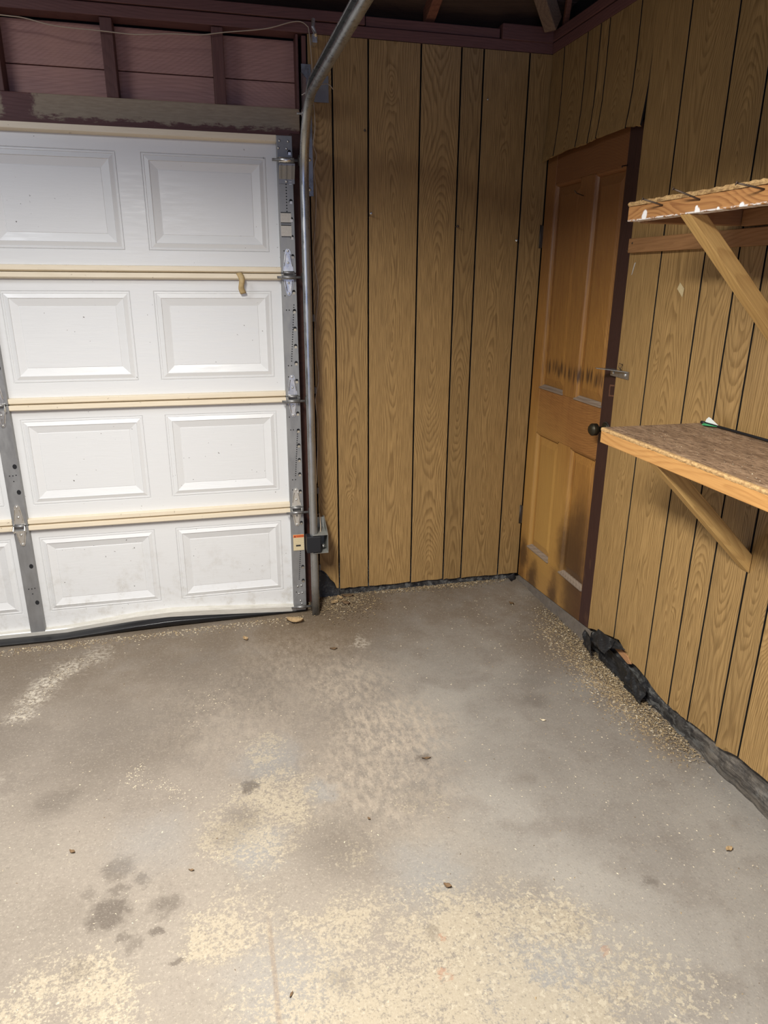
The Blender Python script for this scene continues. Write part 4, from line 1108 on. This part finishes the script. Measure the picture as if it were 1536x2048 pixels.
def scatter(name, mat, samplers, label, sizes=(.002, .005), flat=.35, seed=1):
    rnd = random.Random(seed); V = []; F = []
    for (n, fn) in samplers:
        for _ in range(n):
            q = fn(rnd)
            if q is None: continue
            x_, y_, z_, sc_ = q
            L = rnd.uniform(*sizes)*sc_; W = L*rnd.uniform(.25, .6); H = L*flat*rnd.uniform(.4, 1)
            a = rnd.uniform(0, PI); ca, sa = math.cos(a), math.sin(a)
            b = len(V)
            for (u, v, h) in ((-L, -W*.5, 0), (L, -W, 0), (L*.8, W, 0), (-L*.9, W*.7, 0), (-L*.3, 0, H*2), (L*.5, 0, H*1.7)):
                V.append((x_+u*ca-v*sa, y_+u*sa+v*ca, z_+h))
            F += [(b, b+1, b+5, b+4), (b+1, b+2, b+5), (b+2, b+3, b+4, b+5), (b+3, b, b+4)]
    m = MB(); m.v = [Vector(p) for p in V]; m.f = F
    o = m.build(name, M[mat])
    tag(o, label, 'debris', kind='stuff'); return o
def pile_right(rnd):
    y_ = -rnd.triangular(.35, 1.66, 1.15)
    wdt = .10+.07*math.sin((-y_-.3)*2.2)
    x_ = .012-abs(rnd.gauss(0, .5))*wdt
    if x_ < -.30: return None
    h = max(0, .012*(1+x_/.09))
    return x_, y_, rnd.uniform(0, h), rnd.uniform(.6, 1.3)
def pile_back(rnd):
    x_ = -rnd.triangular(.02, 1.0, .35); return x_, .012-abs(rnd.gauss(0, .028)), rnd.uniform(0, .004), 1.1
def pile_corner(rnd):
    x_ = rnd.gauss(-1.03, .09); y_ = -.01-abs(rnd.gauss(0, .10))
    if x_ < -1.18 or x_ > -.7: return None
    return x_, y_, rnd.uniform(0, .006), 1.3
def seal_line(rnd):
    x_ = rnd.uniform(-3.2, -1.22); y_ = -.185-.04*min(1, (-x_-1.2)/1.2)-abs(rnd.gauss(0, .03)); return x_, y_, 0, 1
def room(rnd):
    return rnd.uniform(-2.6, -.02), -rnd.uniform(.1, 2.6), 0, rnd.uniform(.4, .9)
def near_right(rnd):
    return -abs(rnd.gauss(0, .35))+.0, -rnd.uniform(.2, 2.5), 0, rnd.uniform(.4, .9)
def trail(pts, sp):
    def fn(rnd):
        i = rnd.randrange(len(pts)-1); t = rnd.random(); a, b = pts[i], pts[i+1]
        return a[0]+(b[0]-a[0])*t+rnd.gauss(0, sp), a[1]+(b[1]-a[1])*t+rnd.gauss(0, sp), 0, rnd.uniform(.4, .8)
    return fn
t1 = trail([(-1.90, -1.18), (-1.95, -1.25), (-1.90, -1.29), (-1.82, -1.33), (-1.76, -1.39)], .018)
t2 = trail([(-2.40, -.80), (-2.36, -.66), (-2.30, -.50), (-2.18, -.38)], .03)
t3 = trail([(-1.70, -.78), (-1.64, -.86), (-1.80, -1.0)], .03)
scatter('sawdust', 'chip_tan', [(4200, pile_right), (700, pile_back), (700, pile_corner), (500, seal_line), (260, near_right)], 'drift of tan sawdust and chips along the foot of the walls', (.0022, .0048), seed=4)
scatter('wood_chips', 'chip_pale', [(900, pile_right), (160, pile_back), (120, pile_corner), (500, seal_line), (800, room), (650, near_right), (170, t1), (260, t2), (60, t3)], 'pale wood chips strewn over the concrete floor', (.0018, .0045), seed=5)
scatter('dirt_crumbs', 'dirt', [(2200, pile_corner), (1800, pile_right), (700, pile_back), (220, room), (300, seal_line)], 'dark crumbs of dirt scattered over the floor', (.0015, .004), .6, seed=6)
def shelf_crumb(rnd): return -rnd.uniform(.02, .36), -rnd.uniform(1.45, 2.2), 1.159, rnd.uniform(.4, .9)
scatter('shelf_crumbs', 'chip_pale', [(90, shelf_crumb)], 'pale crumbs scattered on top of the lower shelf', (.0012, .003), seed=8)
